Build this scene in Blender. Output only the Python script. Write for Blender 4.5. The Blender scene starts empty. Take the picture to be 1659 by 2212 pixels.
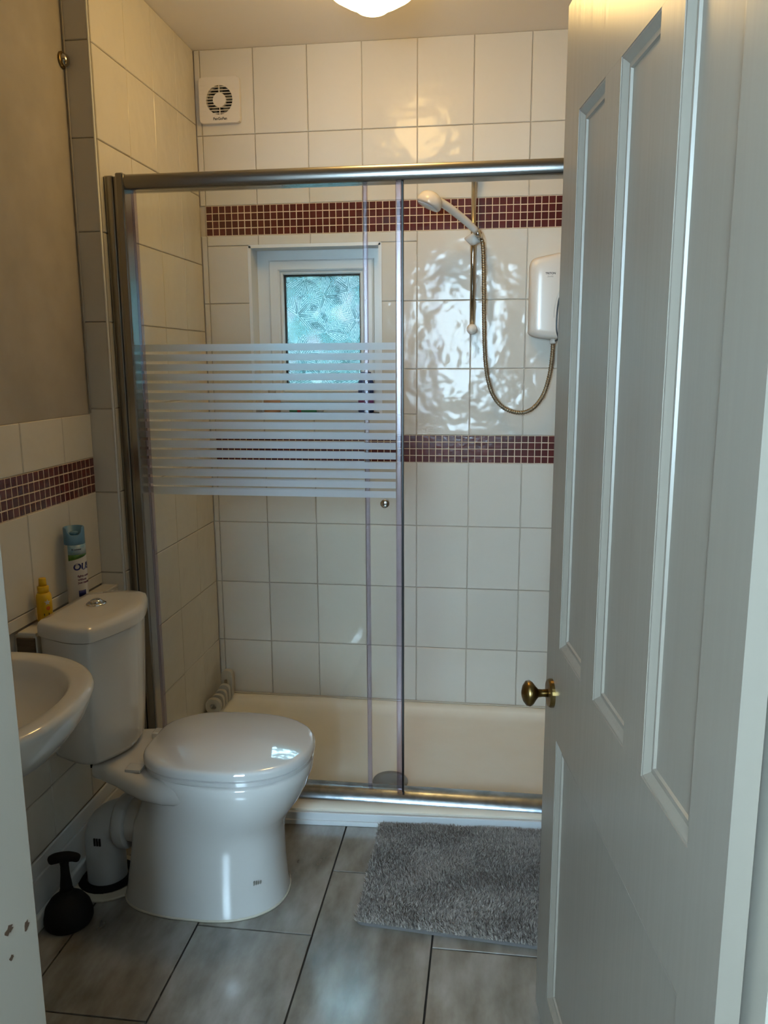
import bpy, bmesh, math, random
from mathutils import Vector, Matrix
import numpy as np
random.seed(7)
PI = math.pi
S = bpy.context.scene
COL = S.collection

# ------------------------------------------------------------------ camera
cd = bpy.data.cameras.new('camera'); cam = bpy.data.objects.new('camera', cd); COL.objects.link(cam)
cd.sensor_fit = 'VERTICAL'; cd.sensor_height = 36.0; cd.sensor_width = 27.0
cd.lens = 1730.88 / 2212 * 36.0
cd.clip_start = 0.02
yaw, pit, rol = 0.133317512, 0.184639409, -0.00546528503
Fv = Vector((-math.sin(yaw) * math.cos(pit), math.cos(yaw) * math.cos(pit), -math.sin(pit)))
R0 = Vector((math.cos(yaw), math.sin(yaw), 0)); U0 = R0.cross(Fv)
Rv = R0 * math.cos(rol) + U0 * math.sin(rol); Uv = -R0 * math.sin(rol) + U0 * math.cos(rol)
cm = Matrix((Rv, Uv, -Fv)).transposed().to_4x4(); cm.translation = Vector((0.286808, -3.106871, 1.429566))
cam.matrix_world = cm
S.camera = cam

# ------------------------------------------------------------------ world, daylight, exposure
W = bpy.data.worlds.new('world'); S.world = W; W.use_nodes = True
W.node_tree.nodes['Background'].inputs[0].default_value = (0.54, 0.81, 1.0, 1)
W.node_tree.nodes['Background'].inputs[1].default_value = 27.0
S.view_settings.view_transform = 'Standard'; S.view_settings.look = 'None'
S.view_settings.gamma = 1.0; S.view_settings.use_curve_mapping = False
S.view_settings.exposure = 0.37
S.cycles.use_denoising = True
S.cycles.max_bounces = 14; S.cycles.transparent_max_bounces = 24; S.cycles.diffuse_bounces = 6
S.cycles.caustics_reflective = False; S.cycles.caustics_refractive = True; S.cycles.blur_glossy = 0.6; S.cycles.sample_clamp_indirect = 4.0

def area(name, loc, rot, sx, sy, power, color):
    l = bpy.data.lights.new(name, 'AREA'); l.shape = 'RECTANGLE'; l.size = sx; l.size_y = sy
    l.energy = power; l.color = color
    o = bpy.data.objects.new(name, l); COL.objects.link(o); o.location = loc; o.rotation_euler = rot
    return o
# daylight in the landing window behind the camera; the shower window is lit by the sky itself
area('landing_window_daylight', (-0.03, -4.265, 1.60), (PI / 2, 0, 0), 0.70, 1.10, 30.0, (0.60, 0.80, 1.0))
LAMP_STRENGTH = 17.0

# ------------------------------------------------------------------ materials
def mat(name, color, rough=0.5, metal=0.0, spec=0.5, coat=0.0, var=0.0, noise=None, bump=None, emit=None):
    """noise=(scale, color2, detail, stretch) mottling ; bump=(scale, strength, distance, stretch)"""
    m = bpy.data.materials.new(name); m.use_nodes = True
    nt = m.node_tree; b = nt.nodes['Principled BSDF']
    b.inputs['Base Color'].default_value = (*color, 1); b.inputs['Roughness'].default_value = rough
    b.inputs['Metallic'].default_value = metal; b.inputs['Specular IOR Level'].default_value = spec
    b.inputs['Coat Weight'].default_value = coat
    L = nt.links.new
    tc = None
    def coords(stretch):
        nonlocal tc
        g = nt.nodes.new('ShaderNodeNewGeometry'); mp = nt.nodes.new('ShaderNodeMapping')
        mp.inputs['Scale'].default_value = stretch
        L(g.outputs['Position'], mp.inputs['Vector']); return mp.outputs['Vector']
    src = None
    if noise:
        n = nt.nodes.new('ShaderNodeTexNoise'); n.inputs['Scale'].default_value = noise[0]
        n.inputs['Detail'].default_value = noise[2] if len(noise) > 2 else 4
        L(coords(noise[3] if len(noise) > 3 else (1, 1, 1)), n.inputs['Vector'])
        r = nt.nodes.new('ShaderNodeValToRGB'); r.color_ramp.elements[0].position = 0.35; r.color_ramp.elements[1].position = 0.68
        r.color_ramp.elements[0].color = (*color, 1); r.color_ramp.elements[1].color = (*noise[1], 1)
        L(n.outputs['Fac'], r.inputs['Fac']); src = r.outputs['Color']
        L(src, b.inputs['Base Color'])
    if var:
        oi = nt.nodes.new('ShaderNodeObjectInfo'); h = nt.nodes.new('ShaderNodeHueSaturation')
        mr = nt.nodes.new('ShaderNodeMapRange'); mr.inputs['To Min'].default_value = 1 - var; mr.inputs['To Max'].default_value = 1 + var
        L(oi.outputs['Random'], mr.inputs['Value']); L(mr.outputs['Result'], h.inputs['Value'])
        if src: L(src, h.inputs['Color'])
        else: h.inputs['Color'].default_value = (*color, 1)
        L(h.outputs['Color'], b.inputs['Base Color'])
    if bump:
        n = nt.nodes.new('ShaderNodeTexNoise'); n.inputs['Scale'].default_value = bump[0]; n.inputs['Detail'].default_value = 2
        L(coords(bump[3] if len(bump) > 3 else (1, 1, 1)), n.inputs['Vector'])
        bp = nt.nodes.new('ShaderNodeBump'); bp.inputs['Strength'].default_value = bump[1]; bp.inputs['Distance'].default_value = bump[2]
        L(n.outputs['Fac'], bp.inputs['Height']); L(bp.outputs['Normal'], b.inputs['Normal'])
    if emit:
        b.inputs['Emission Color'].default_value = (*emit[0], 1); b.inputs['Emission Strength'].default_value = emit[1]
    return m

M = {}
M['tile'] = mat('cream_glazed_tile', (0.645, 0.61, 0.54), 0.12, spec=0.20, var=0.03, bump=(11, 0.46, 0.011))
M['grout'] = mat('tan_grout', (0.53, 0.45, 0.34), 0.9, noise=(6, (0.66, 0.60, 0.51)))
M['mosaic'] = mat('burgundy_glass_mosaic', (0.088, 0.015, 0.013), 0.16, spec=0.6, var=0.22, bump=(60, 0.15, 0.004))
M['mosaic_grout'] = mat('cream_mosaic_grout', (0.72, 0.58, 0.42), 0.85)
M['ceiling'] = mat('ceiling_paint', (0.90, 0.85, 0.78), 0.9, bump=(5, 0.15, 0.01))
M['greypaint'] = mat('mottled_grey_wall_paint', (0.33, 0.295, 0.25), 0.7, noise=(6, (0.40, 0.36, 0.31), 6), bump=(30, 0.1, 0.003))
M['plaster'] = mat('landing_plaster', (0.30, 0.28, 0.25), 0.9)
M['carpet'] = mat('landing_carpet', (0.22, 0.19, 0.16), 1.0)
M['lining'] = mat('off_white_door_lining_paint', (0.55, 0.50, 0.42), 0.45, bump=(20, 0.1, 0.002, (1, 1, 0.1)))
M['chip'] = mat('bare_wood_chip', (0.10, 0.055, 0.03), 0.9)
M['chip_light'] = mat('rubbed_paint_undercoat', (0.42, 0.37, 0.27), 0.8)
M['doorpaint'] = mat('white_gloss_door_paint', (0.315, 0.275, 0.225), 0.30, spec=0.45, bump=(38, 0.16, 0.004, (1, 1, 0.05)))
M['upvc'] = mat('white_upvc', (0.74, 0.76, 0.77), 0.28)
M['gasket'] = mat('black_window_gasket', (0.012, 0.014, 0.016), 0.6)
M['black'] = mat('black_rubber', (0.004, 0.004, 0.004), 0.7, spec=0.25)
M['blackseal'] = mat('black_magnetic_seal', (0.004, 0.004, 0.005), 0.35)
M['chrome'] = mat('polished_chrome', (0.72, 0.72, 0.71), 0.10, metal=1.0)
M['alu'] = mat('satin_aluminium', (0.33, 0.315, 0.29), 0.26, metal=1.0)
M['alu_worn'] = mat('water_marked_aluminium', (0.46, 0.50, 0.54), 0.26, metal=1.0, noise=(22, (0.26, 0.29, 0.32), 5), bump=(60, 0.15, 0.002))
M['porcelain'] = mat('white_porcelain', (0.64, 0.62, 0.59), 0.07, spec=0.5, coat=0.4)
M['seatplastic'] = mat('white_seat_plastic', (0.64, 0.63, 0.61), 0.06, spec=0.55, coat=1.0)
M['seatplastic'].node_tree.nodes['Principled BSDF'].inputs['Coat IOR'].default_value = 2.1
M['acrylic'] = mat('cream_tray_acrylic', (0.88, 0.83, 0.72), 0.30, noise=(10, (0.86, 0.80, 0.68), 3))
M['riserwhite'] = mat('white_upvc_trim', (0.70, 0.72, 0.73), 0.30)
M['plasticwhite'] = mat('white_shower_plastic', (0.72, 0.68, 0.62), 0.22)
M['pipewhite'] = mat('white_soil_pipe', (0.60, 0.62, 0.64), 0.35)
M['caulk'] = mat('yellowed_sealant', (0.55, 0.50, 0.40), 0.5)
M['brass'] = mat('aged_brass', (0.17, 0.105, 0.035), 0.28, metal=1.0, noise=(25, (0.30, 0.20, 0.075), 3))
M['wood'] = mat('exposed_old_timber', (0.075, 0.045, 0.022), 0.9, noise=(18, (0.15, 0.095, 0.05), 5, (1, 1, 6)))
M['drain'] = mat('dull_chrome_waste', (0.33, 0.335, 0.34), 0.28, metal=0.8)
M['hose'] = mat('brushed_steel_hose', (0.30, 0.255, 0.185), 0.36, metal=1.0)
M['steel'] = mat('brass_tinted_chrome', (0.50, 0.45, 0.36), 0.12, metal=1.0)
M['matbase'] = mat('grey_mat_backing', (0.16, 0.15, 0.145), 0.95)
M['fan_dark'] = mat('dark_fan_interior', (0.02, 0.018, 0.014), 0.8)
M['fan_blade'] = mat('grey_fan_blade', (0.14, 0.13, 0.09), 0.6)
M['ink'] = mat('black_print', (0.012, 0.012, 0.014), 0.5)
M['greyink'] = mat('grey_print', (0.26, 0.24, 0.20), 0.5)
M['navy'] = mat('navy_print', (0.006, 0.012, 0.12), 0.4)
M['plum'] = mat('plum_print', (0.10, 0.02, 0.06), 0.5)
M['canwhite'] = mat('white_can_lacquer', (0.60, 0.58, 0.54), 0.3)
M['canblue'] = mat('pale_blue_cap_plastic', (0.10, 0.23, 0.36), 0.4)
M['cansky'] = mat('sky_blue_can_print', (0.17, 0.33, 0.45), 0.35, noise=(60, (0.40, 0.50, 0.54), 3))
M['cangreen'] = mat('green_can_print', (0.03, 0.11, 0.015), 0.35, noise=(70, (0.09, 0.20, 0.03), 3))
M['yellow'] = mat('yellow_bottle_plastic', (0.62, 0.36, 0.006), 0.35, noise=(40, (0.68, 0.42, 0.01)))
M['orange'] = mat('orange_print', (0.55, 0.10, 0.015), 0.4)
M['peach'] = mat('peach_bottle_plastic', (0.62, 0.36, 0.22), 0.35)
M['blueb'] = mat('dark_blue_bottle_plastic', (0.012, 0.035, 0.16), 0.3)
M['purple'] = mat('purple_label', (0.22, 0.06, 0.26), 0.4)
M['greenb'] = mat('green_tube_plastic', (0.08, 0.36, 0.20), 0.35)
M['redb'] = mat('red_tube_cap', (0.5, 0.06, 0.06), 0.35)
M['rack'] = mat('dingy_white_plastic', (0.50, 0.47, 0.40), 0.5)
M['smoke'] = mat('grey_wire', (0.01, 0.01, 0.011), 0.4)

def floor_material():
    m = mat('grey_stone_floor_tile', (0.2, 0.18, 0.155), 0.35)
    nt = m.node_tree; b = nt.nodes['Principled BSDF']; L = nt.links.new
    g = nt.nodes.new('ShaderNodeNewGeometry'); oi = nt.nodes.new('ShaderNodeObjectInfo')
    ad = nt.nodes.new('ShaderNodeVectorMath'); ad.operation = 'MULTIPLY_ADD'
    cb = nt.nodes.new('ShaderNodeCombineXYZ'); L(oi.outputs['Random'], cb.inputs[0]); L(oi.outputs['Random'], cb.inputs[1])
    L(cb.outputs[0], ad.inputs[0]); ad.inputs[1].default_value = (7, 13, 0); L(g.outputs['Position'], ad.inputs[2])
    mp = nt.nodes.new('ShaderNodeMapping'); mp.inputs['Scale'].default_value = (10, 4.0, 1); L(ad.outputs[0], mp.inputs[0])
    n = nt.nodes.new('ShaderNodeTexNoise'); n.inputs['Scale'].default_value = 1.0; n.inputs['Detail'].default_value = 5; n.inputs['Roughness'].default_value = 0.55
    L(mp.outputs[0], n.inputs['Vector'])
    r = nt.nodes.new('ShaderNodeValToRGB'); e = r.color_ramp.elements
    e[0].position = 0.30; e[0].color = (0.095, 0.082, 0.064, 1); e[1].position = 0.72; e[1].color = (0.32, 0.30, 0.275, 1)
    e2 = e.new(0.5); e2.color = (0.20, 0.18, 0.15, 1)
    L(n.outputs['Fac'], r.inputs[0]); L(r.outputs[0], b.inputs['Base Color'])
    n2 = nt.nodes.new('ShaderNodeTexNoise'); n2.inputs['Scale'].default_value = 4.0; n2.inputs['Detail'].default_value = 1; L(g.outputs['Position'], n2.inputs['Vector'])
    mr = nt.nodes.new('ShaderNodeMapRange'); mr.inputs['From Min'].default_value = 0.35; mr.inputs['From Max'].default_value = 0.65
    mr.inputs['To Min'].default_value = 0.17; mr.inputs['To Max'].default_value = 0.255; L(n2.outputs['Fac'], mr.inputs['Value']); L(mr.outputs[0], b.inputs['Roughness'])
    bp = nt.nodes.new('ShaderNodeBump'); bp.inputs['Strength'].default_value = 0.12; bp.inputs['Distance'].default_value = 0.004
    n3 = nt.nodes.new('ShaderNodeTexNoise'); n3.inputs['Scale'].default_value = 12; n3.inputs['Detail'].default_value = 4; L(g.outputs['Position'], n3.inputs['Vector'])
    L(n3.outputs['Fac'], bp.inputs['Height']); L(bp.outputs[0], b.inputs['Normal'])
    b.inputs['Coat Weight'].default_value = 1.0; b.inputs['Coat IOR'].default_value = 2.0; L(mr.outputs[0], b.inputs['Coat Roughness'])
    return m
M['floortile'] = floor_material()
M['floorgrout'] = mat('dark_floor_grout', (0.02, 0.017, 0.014), 0.95)

def pile_material():
    m = mat('grey_mat_pile', (0.135, 0.125, 0.12), 1.0, spec=0.1)
    nt = m.node_tree; b = nt.nodes['Principled BSDF']; L = nt.links.new
    g = nt.nodes.new('ShaderNodeNewGeometry'); n = nt.nodes.new('ShaderNodeTexNoise'); n.inputs['Scale'].default_value = 7; n.inputs['Detail'].default_value = 5
    L(g.outputs['Position'], n.inputs['Vector'])
    mx = nt.nodes.new('ShaderNodeMath'); mx.operation = 'MULTIPLY_ADD'; mx.inputs[1].default_value = 0.5
    L(g.outputs['Random Per Island'], mx.inputs[0]); L(n.outputs['Fac'], mx.inputs[2])
    r = nt.nodes.new('ShaderNodeValToRGB'); e = r.color_ramp.elements
    e[0].position = 0.45; e[0].color = (0.20, 0.172, 0.152, 1); e[1].position = 1.0; e[1].color = (0.50, 0.44, 0.39, 1)
    L(mx.outputs[0], r.inputs[0]); L(r.outputs[0], b.inputs['Base Color'])
    return m
M['pile'] = pile_material()

def glass_material(name, tint, base=0.045, rough=0.0):
    m = bpy.data.materials.new(name); m.use_nodes = True; nt = m.node_tree; nt.nodes.clear(); L = nt.links.new
    o = nt.nodes.new('ShaderNodeOutputMaterial'); t = nt.nodes.new('ShaderNodeBsdfTransparent'); t.inputs[0].default_value = (*tint, 1)
    gl = nt.nodes.new('ShaderNodeBsdfGlossy'); gl.inputs['Roughness'].default_value = rough
    lw = nt.nodes.new('ShaderNodeLayerWeight'); lw.inputs['Blend'].default_value = 0.5
    pw = nt.nodes.new('ShaderNodeMath'); pw.operation = 'POWER'; pw.inputs[1].default_value = 4.5; L(lw.outputs['Facing'], pw.inputs[0])
    ma = nt.nodes.new('ShaderNodeMath'); ma.operation = 'MULTIPLY_ADD'; ma.inputs[1].default_value = 0.8; ma.inputs[2].default_value = base; L(pw.outputs[0], ma.inputs[0])
    mx = nt.nodes.new('ShaderNodeMixShader'); L(ma.outputs[0], mx.inputs[0]); L(t.outputs[0], mx.inputs[1]); L(gl.outputs[0], mx.inputs[2]); L(mx.outputs[0], o.inputs[0])
    return m
M['glass'] = glass_material('shower_glass', (0.985, 0.992, 0.99), 0.020)
M['seal'] = glass_material('clear_plastic_seal', (0.80, 0.76, 0.86), 0.10, 0.25)

def frost_material():
    m = bpy.data.materials.new('frosted_stripe_etching'); m.use_nodes = True; nt = m.node_tree; nt.nodes.clear(); L = nt.links.new
    o = nt.nodes.new('ShaderNodeOutputMaterial')
    rf = nt.nodes.new('ShaderNodeBsdfRefraction'); rf.inputs['Color'].default_value = (0.93, 0.96, 0.98, 1); rf.inputs['Roughness'].default_value = 0.80; rf.inputs['IOR'].default_value = 1.33
    df = nt.nodes.new('ShaderNodeBsdfDiffuse'); df.inputs[0].default_value = (0.78, 0.86, 0.94, 1)
    t = nt.nodes.new('ShaderNodeBsdfTransparent'); t.inputs[0].default_value = (0.97, 0.99, 1, 1)
    a = nt.nodes.new('ShaderNodeMixShader'); a.inputs[0].default_value = 0.36; L(rf.outputs[0], a.inputs[1]); L(df.outputs[0], a.inputs[2])
    b = nt.nodes.new('ShaderNodeMixShader'); b.inputs[0].default_value = 0.08; L(a.outputs[0], b.inputs[1]); L(t.outputs[0], b.inputs[2]); L(b.outputs[0], o.inputs[0])
    return m
M['frost'] = frost_material()
M['film'] = bpy.data.materials.new('clear_stripe_back'); M['film'].use_nodes = True
_nt = M['film'].node_tree; _nt.nodes.clear(); _o = _nt.nodes.new('ShaderNodeOutputMaterial'); _t = _nt.nodes.new('ShaderNodeBsdfTransparent'); _nt.links.new(_t.outputs[0], _o.inputs[0])

def pane_material():
    m = bpy.data.materials.new('obscured_window_glass'); m.use_nodes = True; nt = m.node_tree; nt.nodes.clear(); L = nt.links.new
    o = nt.nodes.new('ShaderNodeOutputMaterial')
    g = nt.nodes.new('ShaderNodeNewGeometry'); n = nt.nodes.new('ShaderNodeTexNoise'); n.inputs['Scale'].default_value = 9; n.inputs['Detail'].default_value = 3
    L(g.outputs['Position'], n.inputs['Vector'])
    r = nt.nodes.new('ShaderNodeValToRGB'); e = r.color_ramp.elements
    e[0].position = 0.34; e[0].color = (0.09, 0.165, 0.17, 1); e[1].position = 0.68; e[1].color = (0.30, 0.29, 0.32, 1)
    e2 = e.new(0.50); e2.color = (0.12, 0.22, 0.24, 1)
    L(n.outputs['Fac'], r.inputs[0])
    tr = nt.nodes.new('ShaderNodeBsdfTranslucent'); L(r.outputs[0], tr.inputs[0])
    gl = nt.nodes.new('ShaderNodeBsdfGlossy'); gl.inputs['Roughness'].default_value = 0.1
    tp = nt.nodes.new('ShaderNodeBsdfTransparent'); tp.inputs[0].default_value = (0.88, 0.94, 0.94, 1)
    m0 = nt.nodes.new('ShaderNodeMixShader'); m0.inputs[0].default_value = 0.50; L(tr.outputs[0], m0.inputs[1]); L(tp.outputs[0], m0.inputs[2])
    mx = nt.nodes.new('ShaderNodeMixShader'); mx.inputs[0].default_value = 0.05; L(m0.outputs[0], mx.inputs[1]); L(gl.outputs[0], mx.inputs[2]); L(mx.outputs[0], o.inputs[0])
    return m
M['pane'] = pane_material()

def leaf_material():
    m = bpy.data.materials.new('embossed_leaf_glass'); m.use_nodes = True; nt = m.node_tree; nt.nodes.clear(); L = nt.links.new
    o = nt.nodes.new('ShaderNodeOutputMaterial')
    uv = nt.nodes.new('ShaderNodeUVMap'); uv.uv_map = 'leaf'
    sp = nt.nodes.new('ShaderNodeSeparateXYZ'); L(uv.outputs[0], sp.inputs[0])
    ab = nt.nodes.new('ShaderNodeMath'); ab.operation = 'ABSOLUTE'; L(sp.outputs['Y'], ab.inputs[0])
    no = nt.nodes.new('ShaderNodeTexNoise'); no.inputs['Scale'].default_value = 9; L(uv.outputs[0], no.inputs['Vector'])
    a = nt.nodes.new('ShaderNodeMath'); a.operation = 'MULTIPLY_ADD'; a.inputs[1].default_value = -1.3; L(ab.outputs[0], a.inputs[0]); L(sp.outputs['X'], a.inputs[2])
    a2 = nt.nodes.new('ShaderNodeMath'); a2.operation = 'MULTIPLY_ADD'; a2.inputs[1].default_value = 0.12; L(no.outputs['Fac'], a2.inputs[0]); L(a.outputs[0], a2.inputs[2])
    fr = nt.nodes.new('ShaderNodeMath'); fr.operation = 'MULTIPLY'; fr.inputs[1].default_value = 34; L(a2.outputs[0], fr.inputs[0])
    sn = nt.nodes.new('ShaderNodeMath'); sn.operation = 'SINE'; L(fr.outputs[0], sn.inputs[0])
    mr = nt.nodes.new('ShaderNodeMapRange'); mr.inputs['From Min'].default_value = -0.5; mr.inputs['From Max'].default_value = 0.8; L(sn.outputs[0], mr.inputs['Value'])
    oi = nt.nodes.new('ShaderNodeObjectInfo')
    mu = nt.nodes.new('ShaderNodeMath'); mu.operation = 'MULTIPLY_ADD'; mu.inputs[1].default_value = 0.75; L(mr.outputs[0], mu.inputs[0])
    m2 = nt.nodes.new('ShaderNodeMath'); m2.operation = 'MULTIPLY_ADD'; m2.inputs[1].default_value = 0.22; m2.inputs[2].default_value = 0.06; L(oi.outputs['Random'], m2.inputs[0]); L(m2.outputs[0], mu.inputs[2])
    r = nt.nodes.new('ShaderNodeValToRGB'); e = r.color_ramp.elements
    e[0].position = 0.05; e[0].color = (0.12, 0.22, 0.23, 1); e[1].position = 0.85; e[1].color = (0.85, 0.87, 0.87, 1)
    e2 = e.new(0.45); e2.color = (0.30, 0.43, 0.45, 1)
    L(mu.outputs[0], r.inputs[0])
    tr = nt.nodes.new('ShaderNodeBsdfTranslucent'); L(r.outputs[0], tr.inputs[0])
    tp = nt.nodes.new('ShaderNodeBsdfTransparent'); tp.inputs[0].default_value = (0.9, 0.95, 0.95, 1)
    mx = nt.nodes.new('ShaderNodeMixShader'); mx.inputs[0].default_value = 0.25; L(tr.outputs[0], mx.inputs[1]); L(tp.outputs[0], mx.inputs[2]); L(mx.outputs[0], o.inputs[0])
    return m
M['leaf'] = leaf_material()

def lamp_material():
    m = bpy.data.materials.new('glowing_opal_shade'); m.use_nodes = True; nt = m.node_tree; nt.nodes.clear()
    o = nt.nodes.new('ShaderNodeOutputMaterial'); e = nt.nodes.new('ShaderNodeEmission')
    e.inputs[0].default_value = (1.0, 0.65, 0.23, 1); e.inputs[1].default_value = LAMP_STRENGTH
    nt.links.new(e.outputs[0], o.inputs[0]); return m
M['lamp'] = lamp_material()

# ------------------------------------------------------------------ helpers
def origin_of(p):
    v = Vector((0, 0, 0))
    while p is not None:
        v += p.location; p = p.parent
    return v
def link(name, me, m, parent=None, smooth=False, shift=True):
    if m is not None:
        me.materials.clear(); me.materials.append(M[m] if isinstance(m, str) else m)
    if shift and parent is not None:
        off = origin_of(parent)
        if off.length > 0: me.transform(Matrix.Translation(-off))
    if smooth:
        me.polygons.foreach_set('use_smooth', [True] * len(me.polygons))
    o = bpy.data.objects.new(name, me); COL.objects.link(o)
    if parent is not None: o.parent = parent
    return o
def tag(o, label=None, cat=None, group=None, kind=None):
    if label: o['label'] = label
    if cat: o['category'] = cat
    if group: o['group'] = group
    if kind: o['kind'] = kind
    return o
def thing(name, loc, label, cat, group=None):
    o = bpy.data.objects.new(name, None); COL.objects.link(o); o.location = loc; o.empty_display_size = 0.05
    return tag(o, label, cat, group)
def pydata(verts, faces):
    me = bpy.data.meshes.new('mesh'); me.from_pydata([tuple(v) for v in verts], [], faces); me.update(); return me
def from_bm(bm, sharp=True):
    bmesh.ops.recalc_face_normals(bm, faces=bm.faces[:])
    me = bpy.data.meshes.new('mesh'); bm.to_mesh(me); bm.free(); return me
def join(*meshes):
    bm = bmesh.new()
    for me in meshes:
        bm.from_mesh(me); bpy.data.meshes.remove(me)
    me = bpy.data.meshes.new('mesh'); bm.to_mesh(me); bm.free(); return me
def box(x0, x1, y0, y1, z0, z1, bev=0.0, seg=2):
    bm = bmesh.new(); bmesh.ops.create_cube(bm, size=1.0)
    for v in bm.verts:
        v.co = Vector((x0 + (v.co.x + .5) * (x1 - x0), y0 + (v.co.y + .5) * (y1 - y0), z0 + (v.co.z + .5) * (z1 - z0)))
    if bev > 0:
        bmesh.ops.bevel(bm, geom=bm.edges[:], offset=bev, segments=seg, profile=0.5, affect='EDGES')
    return from_bm(bm)
def boxes(*bs):
    return join(*[box(*b) for b in bs])
def loft(rings, cap0=True, cap1=True, closed=True):
    """rings: list of equal-length point loops"""
    vs = []; fs = []; n = len(rings[0])
    for r in rings: vs += [tuple(p) for p in r]
    for k in range(len(rings) - 1):
        for i in range(n if closed else n - 1):
            j = (i + 1) % n
            fs.append((k * n + i, k * n + j, (k + 1) * n + j, (k + 1) * n + i))
    if cap0: fs.append(tuple(reversed(range(n))))
    if cap1: fs.append(tuple(range((len(rings) - 1) * n, len(rings) * n)))
    me = pydata(vs, fs)
    bm = bmesh.new(); bm.from_mesh(me); bpy.data.meshes.remove(me)
    return from_bm(bm)
def lathe(profile, center, axis=(0, 0, 1), n=32, cap=True):
    """profile [(r, h)] revolved about axis through center"""
    ax = Vector(axis).normalized(); t = Vector((1, 0, 0)) if abs(ax.x) < 0.9 else Vector((0, 1, 0))
    a = ax.cross(t).normalized(); b = ax.cross(a).normalized(); c = Vector(center)
    rings = [[c + ax * h + (a * math.cos(2 * PI * i / n) + b * math.sin(2 * PI * i / n)) * max(r, 1e-5) for i in range(n)] for r, h in profile]
    return loft(rings, cap, cap)
def smooth_path(pts, per=10, closed=False):
    pts = [Vector(p) for p in pts]; out = []
    n = len(pts)
    for i in range(n if closed else n - 1):
        p0 = pts[(i - 1) % n] if closed or i > 0 else pts[0] * 2 - pts[1]
        p1 = pts[i]; p2 = pts[(i + 1) % n]
        p3 = pts[(i + 2) % n] if closed or i + 2 < n else pts[-1] * 2 - pts[-2]
        for k in range(per):
            t = k / per
            out.append(0.5 * ((2 * p1) + (p2 - p0) * t + (2 * p0 - 5 * p1 + 4 * p2 - p3) * t * t + (3 * p1 - p0 - 3 * p2 + p3) * t ** 3))
    if not closed: out.append(pts[-1])
    return out
def resample(path, step):
    out = [path[0]]; acc = 0.0
    for a, b in zip(path, path[1:]):
        d = (b - a).length
        while acc + d >= step:
            t = (step - acc) / d; a = a + (b - a) * t; out.append(a); d = (b - a).length; acc = 0.0
        acc += d
    return out
def tube(path, rad, n=12, caps=True):
    path = [Vector(p) for p in path]
    if not hasattr(rad, '__len__'): rad = [rad] * len(path)
    rings = []; up = None
    for i, p in enumerate(path):
        t = (path[min(i + 1, len(path) - 1)] - path[max(i - 1, 0)]).normalized()
        if up is None:
            up = Vector((0, 0, 1)) if abs(t.z) < 0.9 else Vector((1, 0, 0))
        a = t.cross(up)
        if a.length < 1e-6: a = t.cross(Vector((0, 1, 0)))
        a.normalize(); up = a.cross(t).normalized()
        rings.append([p + (a * math.cos(2 * PI * k / n) + up * math.sin(2 * PI * k / n)) * rad[i] for k in range(n)])
    return loft(rings, caps, caps)
def extrude_poly(poly, to3, d0, d1, bev=0.0):
    """poly 2D; to3(u, v, d)->3D"""
    n = len(poly)
    return loft([[to3(u, v, d0) for u, v in poly], [to3(u, v, d1) for u, v in poly]])
def rrect(w, h, r, n=6):
    pts = []
    for cx, cy, a0 in ((w / 2 - r, h / 2 - r, 0), (-w / 2 + r, h / 2 - r, PI / 2), (-w / 2 + r, -h / 2 + r, PI), (w / 2 - r, -h / 2 + r, 1.5 * PI)):
        for i in range(n + 1):
            a = a0 + PI / 2 * i / n; pts.append((cx + r * math.cos(a), cy + r * math.sin(a)))
    return pts
def text_mesh(body, size, extrude=0.0003, shear=0.0, align='CENTER', bold=0.0):
    c = bpy.data.curves.new('text', 'FONT'); c.body = body; c.size = size; c.extrude = extrude; c.shear = shear; c.offset = bold
    c.align_x = align; c.align_y = 'CENTER'; c.resolution_u = 3
    o = bpy.data.objects.new('text', c); COL.objects.link(o)
    dg = bpy.context.evaluated_depsgraph_get()
    me = bpy.data.meshes.new_from_object(o.evaluated_get(dg))
    bpy.data.objects.remove(o); bpy.data.curves.remove(c)
    return me

# tile pieces, mesh shared by size. local axes: u (x), v (y), n (z, outward)
_tile_cache = {}
def tile_mesh(w, h, d, bev, m):
    key = (round(w, 4), round(h, 4), d, bev, m)
    if key in _tile_cache: return _tile_cache[key]
    a, b = w / 2, h / 2; bev = min(bev, a * .5, b * .5)
    vs = [(-a, -b, 0), (a, -b, 0), (a, b, 0), (-a, b, 0), (-a, -b, d - bev), (a, -b, d - bev), (a, b, d - bev), (-a, b, d - bev),
          (-a + bev, -b + bev, d), (a - bev, -b + bev, d), (a - bev, b - bev, d), (-a + bev, b - bev, d)]
    fs = []
    for k in (0, 4):
        for i in range(4):
            j = (i + 1) % 4; fs.append((k + i, k + j, k + 4 + j, k + 4 + i))
    fs.append((8, 9, 10, 11))
    me = pydata(vs, fs); me.materials.append(M[m]); _tile_cache[key] = me
    return me
def frame(origin, u, v):
    u = Vector(u); v = Vector(v); n = u.cross(v)
    m = Matrix((u, v, n)).transposed().to_4x4(); m.translation = Vector(origin); return m
def subtract(rect, hole):
    u0, u1, v0, v1 = rect; a0, a1, b0, b1 = hole
    if a0 >= u1 or a1 <= u0 or b0 >= v1 or b1 <= v0: return [rect]
    out = []
    if b0 > v0: out.append((u0, u1, v0, b0))
    if b1 < v1: out.append((u0, u1, b1, v1))
    m0, m1 = max(v0, b0), min(v1, b1)
    if a0 > u0: out.append((u0, a0, m0, m1))
    if a1 < u1: out.append((a1, u1, m0, m1))
    return out
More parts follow.
